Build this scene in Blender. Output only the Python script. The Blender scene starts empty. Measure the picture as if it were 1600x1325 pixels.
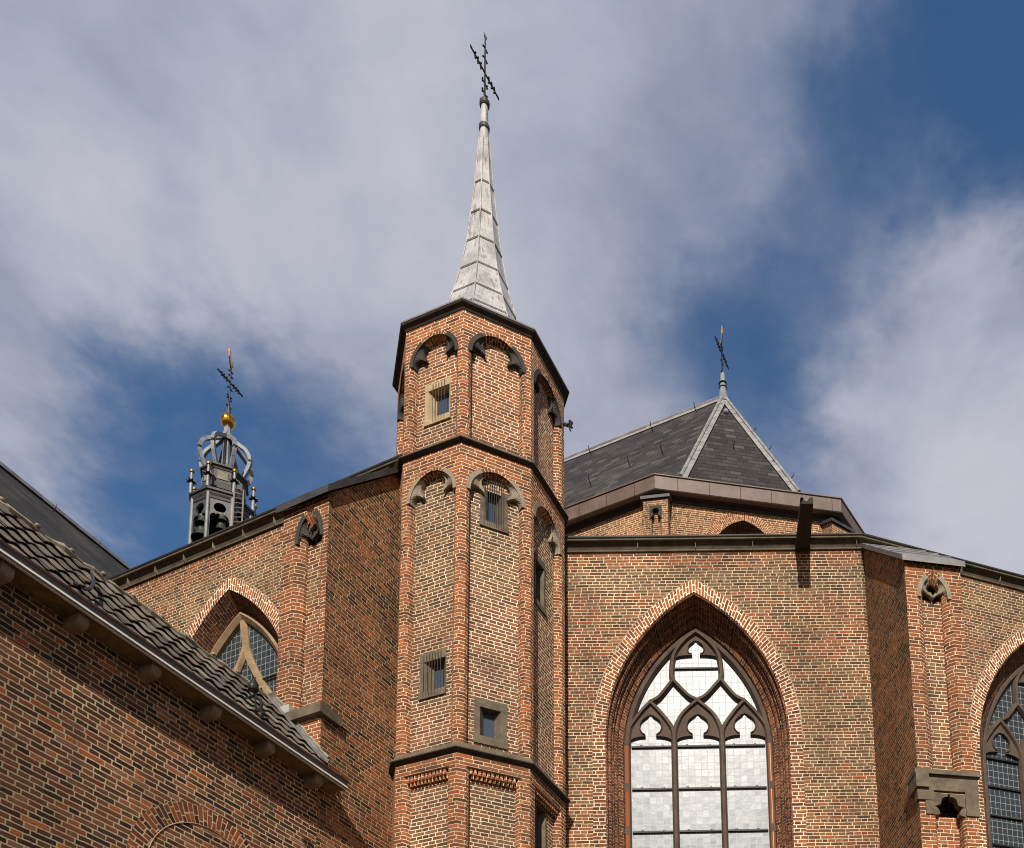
import bpy, bmesh, math, random
from mathutils import Vector, Matrix
from mathutils.geometry import tessellate_polygon
random.seed(7)
SC = bpy.context.scene
COL = SC.collection
R_ = math.radians
# ------------------------------------------------------------------ camera
FPX, PITCH, ROLL, PPX, PPY = 1506.096, 0.151141, -0.0331659, 1174.332, 1836.605   # for a 1600 px wide picture
cF = Vector((0, math.cos(PITCH), math.sin(PITCH)))
_R = Vector((1, 0, 0)); _U = Vector((0, -math.sin(PITCH), math.cos(PITCH)))
cR = _R*math.cos(ROLL) + _U*math.sin(ROLL)
cU = -_R*math.sin(ROLL) + _U*math.cos(ROLL)
cam = bpy.data.cameras.new('camera'); co = bpy.data.objects.new('camera', cam); COL.objects.link(co)
m = Matrix.Identity(4)
for i, v in enumerate((cR, cU, -cF)):
    for j in range(3): m[j][i] = v[j]
co.matrix_world = m
cam.sensor_width = 36; cam.lens = FPX/1600*36
cam.shift_x = -(PPX-800)/1600; cam.shift_y = (PPY-662.5)/1600
cam.clip_start = .1; cam.clip_end = 5000
SC.camera = co
def ray(x, y): return cF*FPX + cR*(x-PPX) - cU*(y-PPY)
def at_depth(x, y, D): d = ray(x, y); return d*(D/d.y)
def at_z(x, y, z): d = ray(x, y); return d*(z/d.z)
# ------------------------------------------------------------------ light
SUN_EL, SUN_AZ = R_(35.5), R_(1.0)
sdir = Vector((math.sin(SUN_AZ)*math.cos(SUN_EL), -math.cos(SUN_AZ)*math.cos(SUN_EL), math.sin(SUN_EL)))
sl = bpy.data.lights.new('sun', 'SUN'); sl.energy = 5.0; sl.angle = R_(.53); sl.color = (1, .93, .82)
so = bpy.data.objects.new('sun', sl); COL.objects.link(so)
so.rotation_euler = sdir.to_track_quat('Z', 'Y').to_euler()
SC.view_settings.view_transform = 'Standard'; SC.view_settings.look = 'None'
SC.view_settings.exposure = 0.0; SC.view_settings.gamma = 1
try:
    SC.cycles.filter_width = 1.05; SC.cycles.max_bounces = 6; SC.cycles.caustics_reflective = False; SC.cycles.caustics_refractive = False
    SC.cycles.sample_clamp_indirect = 4
except Exception: pass
# ------------------------------------------------------------------ node helpers
class NT:
    def __init__(s, tree): s.t = tree; s.n = tree.nodes; s.l = tree.links
    def node(s, typ, **kw):
        n = s.n.new(typ)
        for k, v in kw.items(): setattr(n, k, v)
        return n
    def put(s, inp, v):
        if hasattr(v, 'is_linked') or isinstance(v, bpy.types.NodeSocket): s.l.new(v, inp)
        elif v is not None: inp.default_value = v
    def math(s, op, a, b=None, c=None, clamp=False):
        n = s.node('ShaderNodeMath', operation=op, use_clamp=clamp)
        s.put(n.inputs[0], a)
        if b is not None: s.put(n.inputs[1], b)
        if c is not None: s.put(n.inputs[2], c)
        return n.outputs[0]
    def vmath(s, op, a, b=None):
        n = s.node('ShaderNodeVectorMath', operation=op)
        s.put(n.inputs[0], a)
        if b is not None: s.put(n.inputs[1], b)
        return n.outputs['Value'] if op in ('DOT_PRODUCT', 'LENGTH') else n.outputs[0]
    def noise(s, vec, scale, detail=3, rough=.55, out='Fac', dist=0):
        n = s.node('ShaderNodeTexNoise'); s.put(n.inputs['Vector'], vec)
        n.inputs['Scale'].default_value = scale; n.inputs['Detail'].default_value = detail
        n.inputs['Roughness'].default_value = rough; n.inputs['Distortion'].default_value = dist
        return n.outputs[out]
    def mix(s, f, a, b, blend='MIX'):
        n = s.node('ShaderNodeMix', data_type='RGBA', blend_type=blend)
        s.put(n.inputs['Factor'], f); s.put(n.inputs['A'], a); s.put(n.inputs['B'], b)
        return n.outputs['Result']
    def ss(s, v, a, b, lo=0, hi=1):
        n = s.node('ShaderNodeMapRange', interpolation_type='SMOOTHSTEP')
        s.put(n.inputs[0], v); n.inputs[1].default_value = a; n.inputs[2].default_value = b
        n.inputs[3].default_value = lo; n.inputs[4].default_value = hi
        return n.outputs[0]
    def ramp(s, f, stops, interp='LINEAR'):
        n = s.node('ShaderNodeValToRGB'); s.put(n.inputs[0], f); r = n.color_ramp; r.interpolation = interp
        while len(r.elements) < len(stops): r.elements.new(.5)
        for e, (p, c) in zip(r.elements, stops): e.position = p; e.color = (*c, 1)
        return n.outputs[0]
    def sep(s, v): n = s.node('ShaderNodeSeparateXYZ'); s.put(n.inputs[0], v); return n.outputs
    def comb(s, x=0, y=0, z=0):
        n = s.node('ShaderNodeCombineXYZ'); s.put(n.inputs[0], x); s.put(n.inputs[1], y); s.put(n.inputs[2], z); return n.outputs[0]
    def white(s, v): n = s.node('ShaderNodeTexWhiteNoise', noise_dimensions='3D'); s.put(n.inputs['Vector'], v); return n.outputs
    def bump(s, h, strength=.5, dist=.01, normal=None):
        n = s.node('ShaderNodeBump'); s.put(n.inputs['Height'], h)
        n.inputs['Strength'].default_value = strength; n.inputs['Distance'].default_value = dist
        if normal: s.put(n.inputs['Normal'], normal)
        return n.outputs[0]
def srgb(r, g, b):
    f = lambda c: (c/255/12.92) if c/255 <= .04045 else ((c/255+.055)/1.055)**2.4
    return (f(r), f(g), f(b))
def new_mat(name, rough=.8, spec=.3, metal=0):
    mt = bpy.data.materials.new(name); mt.use_nodes = True
    n = NT(mt.node_tree); b = n.n['Principled BSDF']
    b.inputs['Roughness'].default_value = rough; b.inputs['Metallic'].default_value = metal
    b.inputs['Specular IOR Level'].default_value = spec
    return mt, n, b
# ------------------------------------------------------------------ world: sky with broken cloud
W = bpy.data.worlds.new('World'); SC.world = W; W.use_nodes = True
w = NT(W.node_tree); w.n.clear()
wout = w.node('ShaderNodeOutputWorld'); bg = w.node('ShaderNodeBackground'); w.l.new(bg.outputs[0], wout.inputs[0])
sky = w.node('ShaderNodeTexSky', sky_type='NISHITA', sun_disc=False, sun_elevation=SUN_EL, sun_rotation=math.pi-SUN_AZ,
             altitude=200, air_density=1.0, dust_density=.4, ozone_density=2.0)
tc = w.node('ShaderNodeTexCoord')
D0 = w.vmath('NORMALIZE', tc.outputs['Generated'])
def cloud_dir(x, y): return ray(x, y).normalized()
wz = w.math('MAXIMUM', w.sep(D0)[2], .08)
flat = w.node('ShaderNodeVectorMath', operation='SCALE'); w.put(flat.inputs[0], D0); w.put(flat.inputs[3], w.math('DIVIDE', 1.0, wz)); flat = flat.outputs[0]
wn = w.noise(flat, 2.6, 6, .62, 'Color')
wv = w.vmath('SUBTRACT', wn, (.5, .5, .5))
sc_ = w.node('ShaderNodeVectorMath', operation='SCALE'); w.put(sc_.inputs[0], wv); sc_.inputs[3].default_value = .24
Dw = w.vmath('NORMALIZE', w.vmath('ADD', D0, sc_.outputs[0]))
field = w.math('MULTIPLY', w.math('SUBTRACT', w.noise(flat, 2.1, 10, .60, dist=.25), .5), 1.5)
field = w.math('MULTIPLY_ADD', w.math('SUBTRACT', w.noise(flat, 6.0, 10, .62, dist=.5), .5), .72, field)
# banks of cloud (+) and gaps (-) by compass bearing and height
LOBES = [(250, 120, .30, .75), (650, 60, .30, .75), (1050, 100, .26, .70), (60, 380, .20, .55), (450, 330, .22, .45), (850, 250, .22, .4), (640, 480, .16, .2),
         (1450, 580, .10, .70), (1590, 720, .12, .90), (1370, 740, .11, .70), (1330, 90, .10, .30), (1570, 430, .06, .25),
         (1490, 220, .14, -.80), (1600, 40, .17, -.72), (1330, 420, .12, -.40), (1080, 500, .14, -.38), (1230, 580, .09, -.40), (940, 600, .17, -.50),
         (300, 650, .14, -.90), (520, 650, .14, -.95), (180, 820, .15, -.85), (30, 700, .07, .40), (420, 500, .1, -.2), (1150, 660, .1, -.35)]
for (x, y, wd, amp) in LOBES:
    d = w.math('SUBTRACT', w.vmath('DOT_PRODUCT', Dw, tuple(cloud_dir(x, y))), 1.0)
    e = w.math('EXPONENT', w.math('MULTIPLY', d, 2.0/(wd*wd)))
    field = w.math('MULTIPLY_ADD', e, amp, field)
# unseen rear sky cleared to cut fill; cloud near the sun added for reflections
back = w.ss(w.vmath('DOT_PRODUCT', D0, (0, -1, 0)), -.2, .3)
field = w.math('MULTIPLY_ADD', back, -.55, field)
d = w.math('SUBTRACT', w.vmath('DOT_PRODUCT', Dw, tuple(sdir)), 1.0)
e = w.math('EXPONENT', w.math('MULTIPLY', d, 2.0/.05))
field = w.math('MULTIPLY_ADD', e, 1.2, field)
cov = w.ss(field, -.60, .62)
shade = w.math('MULTIPLY_ADD', w.noise(flat, 3.6, 8, .56, dist=.3), .55, w.math('MULTIPLY', w.noise(flat, 1.2, 4, .5), .45))
ccol = w.mix(w.ss(w.math('MULTIPLY_ADD', field, .10, shade), .34, .74), (*srgb(128, 138, 165), 1), (*srgb(200, 200, 211), 1))
ccol = w.mix(w.math('MULTIPLY', e, .8), ccol, (1.1, 1.06, 1.0, 1))
SKY_STR = .1
skyc = w.node('ShaderNodeVectorMath', operation='SCALE'); w.put(skyc.inputs[0], sky.outputs[0]); skyc.inputs[3].default_value = SKY_STR
skyt = w.mix(1.0, skyc.outputs[0], w.mix(back, (.68, 1.0, 1.20, 1), (1.0, .72, .54, 1)), 'MULTIPLY')  # unseen rear sky tinted warm so the fill is less blue
wcol = w.mix(w.math('MULTIPLY', cov, .95), skyt, ccol)
w.put(bg.inputs[0], wcol); bg.inputs[1].default_value = 1.0
# ------------------------------------------------------------------ materials
def brick_mat(name, ramp, mortar, patch=None, mw=.014, h=.065, bw=.25, seed=0, bump=.9, lime=.35, dark=.0, val=.8, tone=(.70, 1.16), bd=.016, grime=1.0, bands=()):
    mt, n, b = new_mat(name, .88, .25)
    tc = n.node('ShaderNodeTexCoord'); uv = tc.outputs['UV']
    def warp(scale, amp, v, det=2):
        c = n.vmath('SUBTRACT', n.noise(uv, scale, det, .5, 'Color'), (.5, .5, .5))
        s = n.node('ShaderNodeVectorMath', operation='SCALE'); n.put(s.inputs[0], c); s.inputs[3].default_value = amp
        return n.vmath('ADD', v, s.outputs[0])
    v = warp(1.3, .022, uv); v = warp(11, .013, v)
    u_, v_, _ = n.sep(v)
    r = n.math('DIVIDE', v_, h); row = n.math('FLOOR', r); fv = n.math('SUBTRACT', r, row)
    par = n.math('FLOORED_MODULO', row, 2.0)
    half = n.math('FLOOR', n.math('DIVIDE', n.math('FLOORED_MODULO', row, 4.0), 2.0))
    rr = n.white(n.comb(row, seed+3.3, 0))[0]
    wid = n.math('MULTIPLY_ADD', par, -bw*.5, bw)
    sh = n.math('MULTIPLY_ADD', rr, .07, n.math('MULTIPLY_ADD', half, bw*.5, n.math('MULTIPLY', par, bw*.25)))
    # joints wander: brick lengths differ
    wob = n.noise(n.comb(n.math('MULTIPLY', u_, 1.0), n.math('MULTIPLY', row, 7.31), seed), 3.1, 1, .5)
    uu = n.math('MULTIPLY_ADD', n.math('SUBTRACT', wob, .5), .11, n.math('ADD', u_, sh))
    c = n.math('DIVIDE', uu, wid); ci = n.math('FLOOR', c); fu = n.math('SUBTRACT', c, ci)
    du = n.math('MULTIPLY', n.math('MINIMUM', fu, n.math('SUBTRACT', 1.0, fu)), wid)
    dv = n.math('MULTIPLY', n.math('MINIMUM', fv, n.math('SUBTRACT', 1.0, fv)), h)
    sm = n.node('ShaderNodeMath', operation='SMOOTH_MIN'); n.put(sm.inputs[0], du); n.put(sm.inputs[1], dv); sm.inputs[2].default_value = .012
    dd = n.math('MULTIPLY_ADD', n.math('SUBTRACT', n.noise(uv, 34, 3, .6), .5), .013, sm.outputs[0])
    mask = n.ss(dd, mw*.5-.0035, mw*.5+.0022)
    idv = n.white(n.comb(n.math('MULTIPLY_ADD', par, .37, ci), row, seed))
    val_, idc = idv[0], idv[1]
    colr = n.ramp(val_, ramp)
    if patch:
        pn = n.noise(n.comb(u_, n.math('MULTIPLY', v_, 1.6), seed*1.7), .9, 3, .6)
        for za, zb, dl in bands:      # courses of one firing, from repairs and building campaigns
            wv = n.math('MULTIPLY', n.ss(row, za/h-.5, za/h+.5), n.ss(row, zb/h-.5, zb/h+.5, 1, 0))
            pn = n.math('MULTIPLY_ADD', wv, dl, pn)
        colr = n.mix(n.ss(n.math('MULTIPLY_ADD', n.math('SUBTRACT', n.sep(idc)[1], .5), .35, pn), .42, .58), colr, n.ramp(n.sep(idc)[2], patch))
    grain = n.noise(uv, 60, 4, .65)
    gr = n.ss(grain, .25, .75, .72, 1.22)
    mul = n.node('ShaderNodeVectorMath', operation='SCALE'); n.put(mul.inputs[0], colr); n.put(mul.inputs[3], n.math('MULTIPLY', gr, val))
    colr = mul.outputs[0]
    # soot flecks and lime bloom on the brick faces
    fleck = n.ss(n.noise(uv, 24, 5, .7), .60, .74)
    colr = n.mix(n.math('MULTIPLY', fleck, .55), colr, (.035, .025, .018, 1))
    bloom = n.math('MULTIPLY', n.ss(n.noise(uv, .8, 5, .65), .52, .72), n.ss(n.noise(uv, 18, 4, .6), .45, .7))
    colr = n.mix(n.math('MULTIPLY', bloom, lime), colr, (*mortar, 1))
    mn = n.noise(uv, 1.1, 5, .65); mg = n.noise(uv, 45, 3, .6)
    mor = n.mix(n.ss(mn, .35, .7), (*[c*(1-.28*grime) for c in mortar], 1), (*mortar, 1))
    mor = n.mix(n.ss(mg, .35, .7, 0, .45*grime), mor, (*[c*.55 for c in mortar], 1))
    col = n.mix(mask, mor, colr)
    st = n.noise(n.comb(n.math('MULTIPLY', u_, 3.0), n.math('MULTIPLY', v_, .35), seed), 1.0, 4, .6)
    col = n.mix(n.ss(st, .5, .75, 0, .35+dark), col, (.05, .04, .03, 1))
    tn = n.math('ADD', n.math('MULTIPLY', n.noise(n.comb(n.math('MULTIPLY', u_, 1.0), n.math('MULTIPLY', v_, .6), seed*2.3), .42, 3, .55), .6), n.math('MULTIPLY', n.noise(n.comb(u_, v_, seed*3.1), 1.9, 5, .65), .4))
    ts = n.node('ShaderNodeVectorMath', operation='SCALE'); n.put(ts.inputs[0], col); n.put(ts.inputs[3], n.ss(tn, .36, .62, tone[0], tone[1]))
    n.put(b.inputs['Base Color'], ts.outputs[0])
    hgt = n.math('ADD', n.math('MULTIPLY', mask, .55), n.math('MULTIPLY', grain, .5))
    hgt = n.math('MULTIPLY_ADD', n.math('MULTIPLY', n.sep(idc)[0], mask), .35, hgt)
    n.put(b.inputs['Normal'], n.bump(hgt, bump, bd))
    return mt
BR = lambda *a: srgb(*a)
CREAM = srgb(242, 223, 186)
M = {}
RED = [(0, BR(84, 56, 43)), (.12, BR(96, 60, 44)), (.35, BR(126, 74, 48)), (.6, BR(142, 83, 53)), (.82, BR(150, 98, 68)), (.94, BR(160, 84, 46)), (1, BR(118, 90, 68))]
OLIVE = [(0, BR(80, 62, 45)), (.25, BR(100, 75, 54)), (.5, BR(123, 93, 66)), (.75, BR(137, 101, 71)), (.9, BR(124, 78, 52)), (1, BR(90, 66, 48))]
ORANGE = [(0, BR(96, 56, 38)), (.2, BR(126, 72, 46)), (.5, BR(150, 82, 48)), (.75, BR(160, 97, 63)), (.93, BR(174, 92, 44)), (1, BR(106, 78, 60))]
PINK = [(0, BR(92, 62, 48)), (.3, BR(126, 82, 62)), (.6, BR(142, 95, 72)), (.86, BR(148, 90, 62)), (1, BR(114, 86, 64))]
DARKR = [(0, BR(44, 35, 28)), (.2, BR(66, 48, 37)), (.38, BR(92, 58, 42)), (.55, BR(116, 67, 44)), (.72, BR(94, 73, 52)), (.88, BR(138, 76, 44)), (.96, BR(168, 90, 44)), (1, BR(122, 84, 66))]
M['main'] = brick_mat('brick_main_wall', RED, CREAM, OLIVE, seed=1, mw=.0155, lime=.15, val=.94, bands=((14.28, 15.2, -.45), (13.75, 14.28, .32), (12.45, 12.9, -.2), (10.2, 10.7, .15)))
M['turret'] = brick_mat('brick_turret_panel', PINK, srgb(246, 228, 194), OLIVE, seed=2, mw=.0175, lime=.3, val=.97, bands=((12.6, 13.5, .18), (11.3, 12.1, -.4), (13.5, 14.7, .10), (9.4, 10.4, -.2)))
M['upper'] = brick_mat('brick_turret_upper_panel', PINK, srgb(246, 228, 194), ORANGE, seed=3, mw=.0175, lime=.2, val=1.02)
M['orange'] = brick_mat('brick_moulded', ORANGE, srgb(244, 222, 184), RED, seed=4, mw=.0150, lime=.12, val=1.08)
M['pier'] = brick_mat('brick_turret_pier', ORANGE, srgb(244, 222, 184), RED, seed=14, mw=.0150, bw=.31, lime=.12, val=1.07)
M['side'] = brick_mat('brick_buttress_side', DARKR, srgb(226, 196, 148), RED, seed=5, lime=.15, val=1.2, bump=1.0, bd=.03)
M['aisle'] = brick_mat('brick_aisle_wall', RED, CREAM, OLIVE, seed=6, mw=.0135, lime=.15, val=.96, bands=((14.75, 15.6, -.4), (13.9, 14.75, .22)))
M['annex'] = brick_mat('brick_annex', DARKR, srgb(224, 196, 158), [(0, BR(40, 30, 24)), (.3, BR(70, 46, 34)), (.6, BR(106, 62, 44)), (.85, BR(140, 96, 72)), (1, BR(170, 92, 46))], seed=7, mw=.0185, h=.069, bw=.29, bump=1.0, bd=.034, grime=.7, lime=.10, val=1.22, tone=(.68, 1.2))
M['choir'] = brick_mat('brick_high_choir', [(0, BR(110, 64, 40)), (.4, BR(168, 104, 66)), (.75, BR(184, 120, 78)), (1, BR(120, 84, 60))], srgb(240, 216, 176), None, seed=8, mw=.018, lime=.2)
M['vouss'] = brick_mat('brick_voussoirs', ORANGE, srgb(250, 234, 204), RED, seed=21, mw=.0215, h=.072, lime=.1, val=1.0, grime=.5)
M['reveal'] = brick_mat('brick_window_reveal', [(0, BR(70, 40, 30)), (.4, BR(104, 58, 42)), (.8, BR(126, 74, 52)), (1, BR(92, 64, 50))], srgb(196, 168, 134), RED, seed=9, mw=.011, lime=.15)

def stone_mat(name, c1, c2, rough=.85, scale=5, bump=.4, streak=0, spec=.3, soot_shade=0):
    mt, n, b = new_mat(name, rough, spec)
    o = n.node('ShaderNodeTexCoord').outputs['Object']
    k = n.noise(o, scale, 6, .65); g = n.noise(o, scale*14, 4, .65)
    col = n.mix(n.ss(k, .3, .7), (*c1, 1), (*c2, 1))
    col = n.mix(n.ss(g, .4, .75, 0, .4), col, (*[x*.55 for x in c1], 1))
    if streak:
        x, y, z = n.sep(o)
        s = n.noise(n.comb(n.math('MULTIPLY', x, 9), n.math('MULTIPLY', y, 9), n.math('MULTIPLY', z, 1.1)), 1.6, 5, .65)
        col = n.mix(n.ss(s, .5, .72, 0, streak), col, (*srgb(96, 78, 66), 1))
    if soot_shade:  # random dark blotches; on the cornice they stand in for shade
        col = n.mix(n.ss(n.noise(o, scale*.6, 5, .7), .45, .65, 0, soot_shade), col, (.03, .026, .022, 1))
    n.put(b.inputs['Base Color'], col)
    n.put(b.inputs['Normal'], n.bump(n.math('ADD', k, n.math('MULTIPLY', g, .5)), bump, .01))
    return mt
M['darkstone'] = stone_mat('dark_basalt_stone', srgb(58, 55, 52), srgb(76, 71, 66))
M['greystone'] = stone_mat('grey_sandstone', srgb(132, 120, 104), srgb(158, 146, 126))
M['beige'] = stone_mat('pale_sandstone', srgb(168, 146, 112), srgb(190, 170, 136), soot_shade=.15)
M['sill'] = stone_mat('weathered_stone', srgb(96, 86, 72), srgb(122, 110, 92), soot_shade=.35)
M['tracery'] = stone_mat('brown_tracery_stone', srgb(78, 66, 58), srgb(96, 82, 72), scale=3)
M['tracery2'] = stone_mat('tan_tracery_stone', srgb(146, 122, 92), srgb(168, 144, 112), scale=6, soot_shade=.3)
M['cornice'] = stone_mat('shaded_cornice_stone', srgb(66, 57, 47), srgb(88, 76, 62), soot_shade=.5)  # shade under the overhang put into the stone colour and blotches
M['string'] = stone_mat('string_course_stone', srgb(48, 42, 36), srgb(66, 58, 48), soot_shade=.5)
M['black'] = stone_mat('black_lead_edge', srgb(36, 33, 31), srgb(50, 46, 43), rough=.6)
M['lead'] = stone_mat('lead_sheet', srgb(166, 164, 163), srgb(208, 206, 206), rough=.36, scale=2.5, bump=.25, streak=.8, spec=.6)
M['leadgrey'] = stone_mat('grey_lead', srgb(118, 121, 127), srgb(152, 155, 161), rough=.5, scale=4, bump=.3, spec=.5, soot_shade=.2)
M['leadslope'] = stone_mat('weathered_lead_slope', srgb(112, 112, 114), srgb(142, 141, 141), rough=.5, scale=4, bump=.4, spec=.4, soot_shade=.2)
M['leadslate'] = stone_mat('lead_hip', srgb(134, 132, 131), srgb(166, 164, 163), rough=.5, scale=5, bump=.4, spec=.4, soot_shade=.25)
M['leadmid'] = stone_mat('mid_grey_lead', srgb(60, 61, 64), srgb(84, 85, 88), rough=.5, scale=4, bump=.3, spec=.4, soot_shade=.25)
M['leadpale'] = stone_mat('pale_lead_flashing', srgb(160, 158, 156), srgb(186, 184, 182), rough=.5, scale=6, bump=.4, spec=.5)
M['leaddark'] = stone_mat('dark_lead_cladding', srgb(50, 49, 49), srgb(72, 70, 70), rough=.55, scale=3, bump=.3, spec=.4)
M['copper'] = stone_mat('brown_copper_fascia', srgb(96, 78, 70), srgb(118, 98, 90), rough=.5, scale=2.2, bump=.1, streak=.3, spec=.4)
M['iron'] = stone_mat('wrought_iron', srgb(30, 28, 28), srgb(46, 42, 40), rough=.5)
M['ironbar'] = stone_mat('iron_grille', srgb(58, 52, 48), srgb(92, 84, 76), rough=.6)
M['bronze'] = stone_mat('green_bronze', srgb(40, 45, 39), srgb(56, 62, 53), rough=.5, scale=8)
M['trim'] = stone_mat('sunlit_gutter_trim', srgb(206, 198, 192), srgb(222, 214, 208), rough=.45, scale=3, bump=.05)  # sunlight on the lower gutter facet put into the colour
M['trimdark'] = stone_mat('skylit_gutter_trim', srgb(92, 96, 100), srgb(108, 112, 116), rough=.4, scale=3, bump=.05)  # sky reflection on the upper gutter facet put into the colour
M['rust'] = stone_mat('red_brown_edge', srgb(62, 34, 24), srgb(82, 48, 34), rough=.7)
M['soffit'] = stone_mat('weathered_soffit_board', srgb(122, 98, 66), srgb(150, 124, 88), scale=9, soot_shade=.3)
M['corbel'] = stone_mat('painted_rafter_end', srgb(132, 112, 96), srgb(160, 140, 122), scale=6, soot_shade=.15)
M['tile'] = stone_mat('grey_pantile', srgb(72, 65, 58), srgb(104, 94, 85), scale=2.2, bump=.5, soot_shade=.2)
M['mortar'] = stone_mat('mortar_bedding', srgb(120, 110, 92), srgb(176, 164, 142), scale=9, bump=1.0, soot_shade=.2)
M['limejoint'] = stone_mat('lime_joint', srgb(176, 152, 122), srgb(206, 184, 152), scale=12)
M['wood'] = stone_mat('grey_timber', srgb(120, 112, 102), srgb(150, 142, 130), scale=7)
M['rubber'] = stone_mat('black_cable', srgb(18, 18, 19), srgb(30, 30, 32), rough=.45)
mt, n, b = new_mat('gilding', .22, .5, 1.0); b.inputs['Base Color'].default_value = (*srgb(222, 168, 74), 1); M['gold'] = mt
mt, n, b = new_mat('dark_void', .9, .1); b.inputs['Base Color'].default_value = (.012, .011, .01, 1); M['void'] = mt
mt, n, b = new_mat('bare_aluminium', .3, .5, .8); b.inputs['Base Color'].default_value = (.6, .62, .64, 1); M['alu'] = mt
def glass_mat(name, base, lead, qw, qh, rough, tilt, leadw=.012, spec=.5, seed=0):
    mt, n, b = new_mat(name, rough, spec)
    tc = n.node('ShaderNodeTexCoord'); u_, v_, _ = n.sep(tc.outputs['UV'])
    a = n.math('DIVIDE', u_, qw); c = n.math('DIVIDE', v_, qh)
    fa = n.math('FRACT', a); fc = n.math('FRACT', c)
    da = n.math('MULTIPLY', n.math('MINIMUM', fa, n.math('SUBTRACT', 1.0, fa)), qw)
    dc = n.math('MULTIPLY', n.math('MINIMUM', fc, n.math('SUBTRACT', 1.0, fc)), qh)
    line = n.ss(n.math('MINIMUM', da, dc), leadw*.5-.002, leadw*.5+.002, 1, 0)
    idc = n.white(n.comb(n.math('FLOOR', a), n.math('FLOOR', c), seed))
    cb = n.mix(idc[0], (*[x*.9 for x in base], 1), (*[min(1, x*1.1) for x in base], 1))
    n.put(b.inputs['Base Color'], n.mix(line, cb, (*lead, 1)))
    n.put(b.inputs['Roughness'], n.mix(line, (rough,)*3+(1,), (.6, .6, .6, 1)))
    g = n.node('ShaderNodeNewGeometry')
    t = n.vmath('SUBTRACT', idc[1], (.5, .5, .5)); s = n.node('ShaderNodeVectorMath', operation='SCALE'); n.put(s.inputs[0], t); s.inputs[3].default_value = tilt
    nb = n.bump(n.math('ADD', n.noise(tc.outputs['UV'], 9, 2, .5), n.math('MULTIPLY', n.noise(tc.outputs['UV'], 1.2, 3, .5), 3.0)), .15, .012)
    n.put(b.inputs['Normal'], n.vmath('NORMALIZE', n.vmath('ADD', nb, s.outputs[0])))
    return mt
M['glass'] = glass_mat('leaded_glass_bright', (.18, .21, .24), (.48, .48, .46), .125, .14, .31, .025, .011, spec=.19)
M['glassdark'] = glass_mat('leaded_glass_dark', (.035, .045, .052), (.26, .27, .27), .115, .135, .15, .04, .010, seed=5)
M['pane'] = glass_mat('slot_window_glass', (.05, .07, .1), (.05, .05, .05), 3, 3, .12, .0, seed=6)
def slate_mat(name, c1, c2, sw=.2, sh=.13):
    mt, n, b = new_mat(name, .7, .16)
    uv = n.node('ShaderNodeTexCoord').outputs['UV']; u_, v_, _ = n.sep(uv)
    r = n.math('DIVIDE', v_, sh); row = n.math('FLOOR', r); fv = n.math('SUBTRACT', r, row)
    c = n.math('ADD', n.math('DIVIDE', u_, sw), n.math('MULTIPLY', row, .5)); ci = n.math('FLOOR', c); fu = n.math('SUBTRACT', c, ci)
    i = n.white(n.comb(ci, row, 3))
    col = n.ramp(i[0], [(0, c1), (.6, tuple((p+q)/2 for p, q in zip(c1, c2))), (.9, c2), (1, tuple(x*1.5 for x in c2))])
    ln = n.math('MAXIMUM', n.ss(fv, .0, .26, 1, 0), n.ss(n.math('MINIMUM', fu, n.math('SUBTRACT', 1.0, fu)), 0, .05, .8, 0))
    col = n.mix(n.math('MULTIPLY', ln, .9), col, (.008, .008, .008, 1))
    col = n.mix(n.ss(n.noise(uv, .5, 5, .6), .45, .75, 0, .35), col, (*srgb(92, 86, 82), 1))
    n.put(b.inputs['Base Color'], col)
    h = n.math('ADD', n.math('MULTIPLY', n.math('SUBTRACT', 1.0, fv), .8), n.math('MULTIPLY', i[0], .5))
    t = n.vmath('SUBTRACT', i[1], (.5, .5, .5)); s = n.node('ShaderNodeVectorMath', operation='SCALE'); n.put(s.inputs[0], t); s.inputs[3].default_value = .22
    n.put(b.inputs['Normal'], n.vmath('NORMALIZE', n.vmath('ADD', n.bump(n.math('ADD', h, n.math('MULTIPLY', n.noise(uv, 30, 3), .3)), 1.0, .06), s.outputs[0])))
    return mt
M['slate'] = slate_mat('slate', srgb(46, 44, 44), srgb(70, 66, 63), .32, .26)
M['slatefar'] = slate_mat('slate_far_roof', srgb(44, 43, 43), srgb(62, 59, 56), .55, .42)
def tile_mat():
    mt, n, b = new_mat('pantile', .8, .25)
    tc = n.node('ShaderNodeTexCoord'); o = tc.outputs['Object']; u_, v_, _ = n.sep(tc.outputs['UV'])
    i = n.white(n.comb(n.math('FLOOR', u_), n.math('FLOOR', v_), 2))
    col = n.ramp(i[0], [(0, srgb(78, 71, 64)), (.4, srgb(96, 88, 80)), (.75, srgb(110, 102, 93)), (.93, srgb(124, 115, 106)), (1, srgb(108, 88, 76))])
    col = n.mix(n.ss(n.noise(o, 14, 5, .65), .4, .75, 0, .5), col, (*srgb(52, 47, 41), 1))
    col = n.mix(n.ss(n.noise(o, 3.2, 5, .7), .52, .7, 0, .55), col, (*srgb(84, 84, 60), 1))
    col = n.mix(n.ss(n.noise(o, 40, 3, .6), .62, .72, 0, .6), col, (*srgb(150, 144, 132), 1))
    n.put(b.inputs['Base Color'], col); n.put(b.inputs['Normal'], n.bump(n.noise(o, 30, 4, .6), .5, .006)); return mt
M['tile'] = tile_mat()
def ground_mat():
    mt, n, b = new_mat('paving', .9, .2)
    o = n.node('ShaderNodeTexCoord').outputs['Object']
    k = n.noise(o, .3, 6, .6); g = n.noise(o, 12, 4)
    n.put(b.inputs['Base Color'], n.mix(g, n.mix(k, (.05, .045, .04, 1), (.09, .08, .07, 1)), (.06, .055, .05, 1)))
    n.put(b.inputs['Normal'], n.bump(g, .4, .02)); return mt
M['ground'] = ground_mat()
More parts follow.
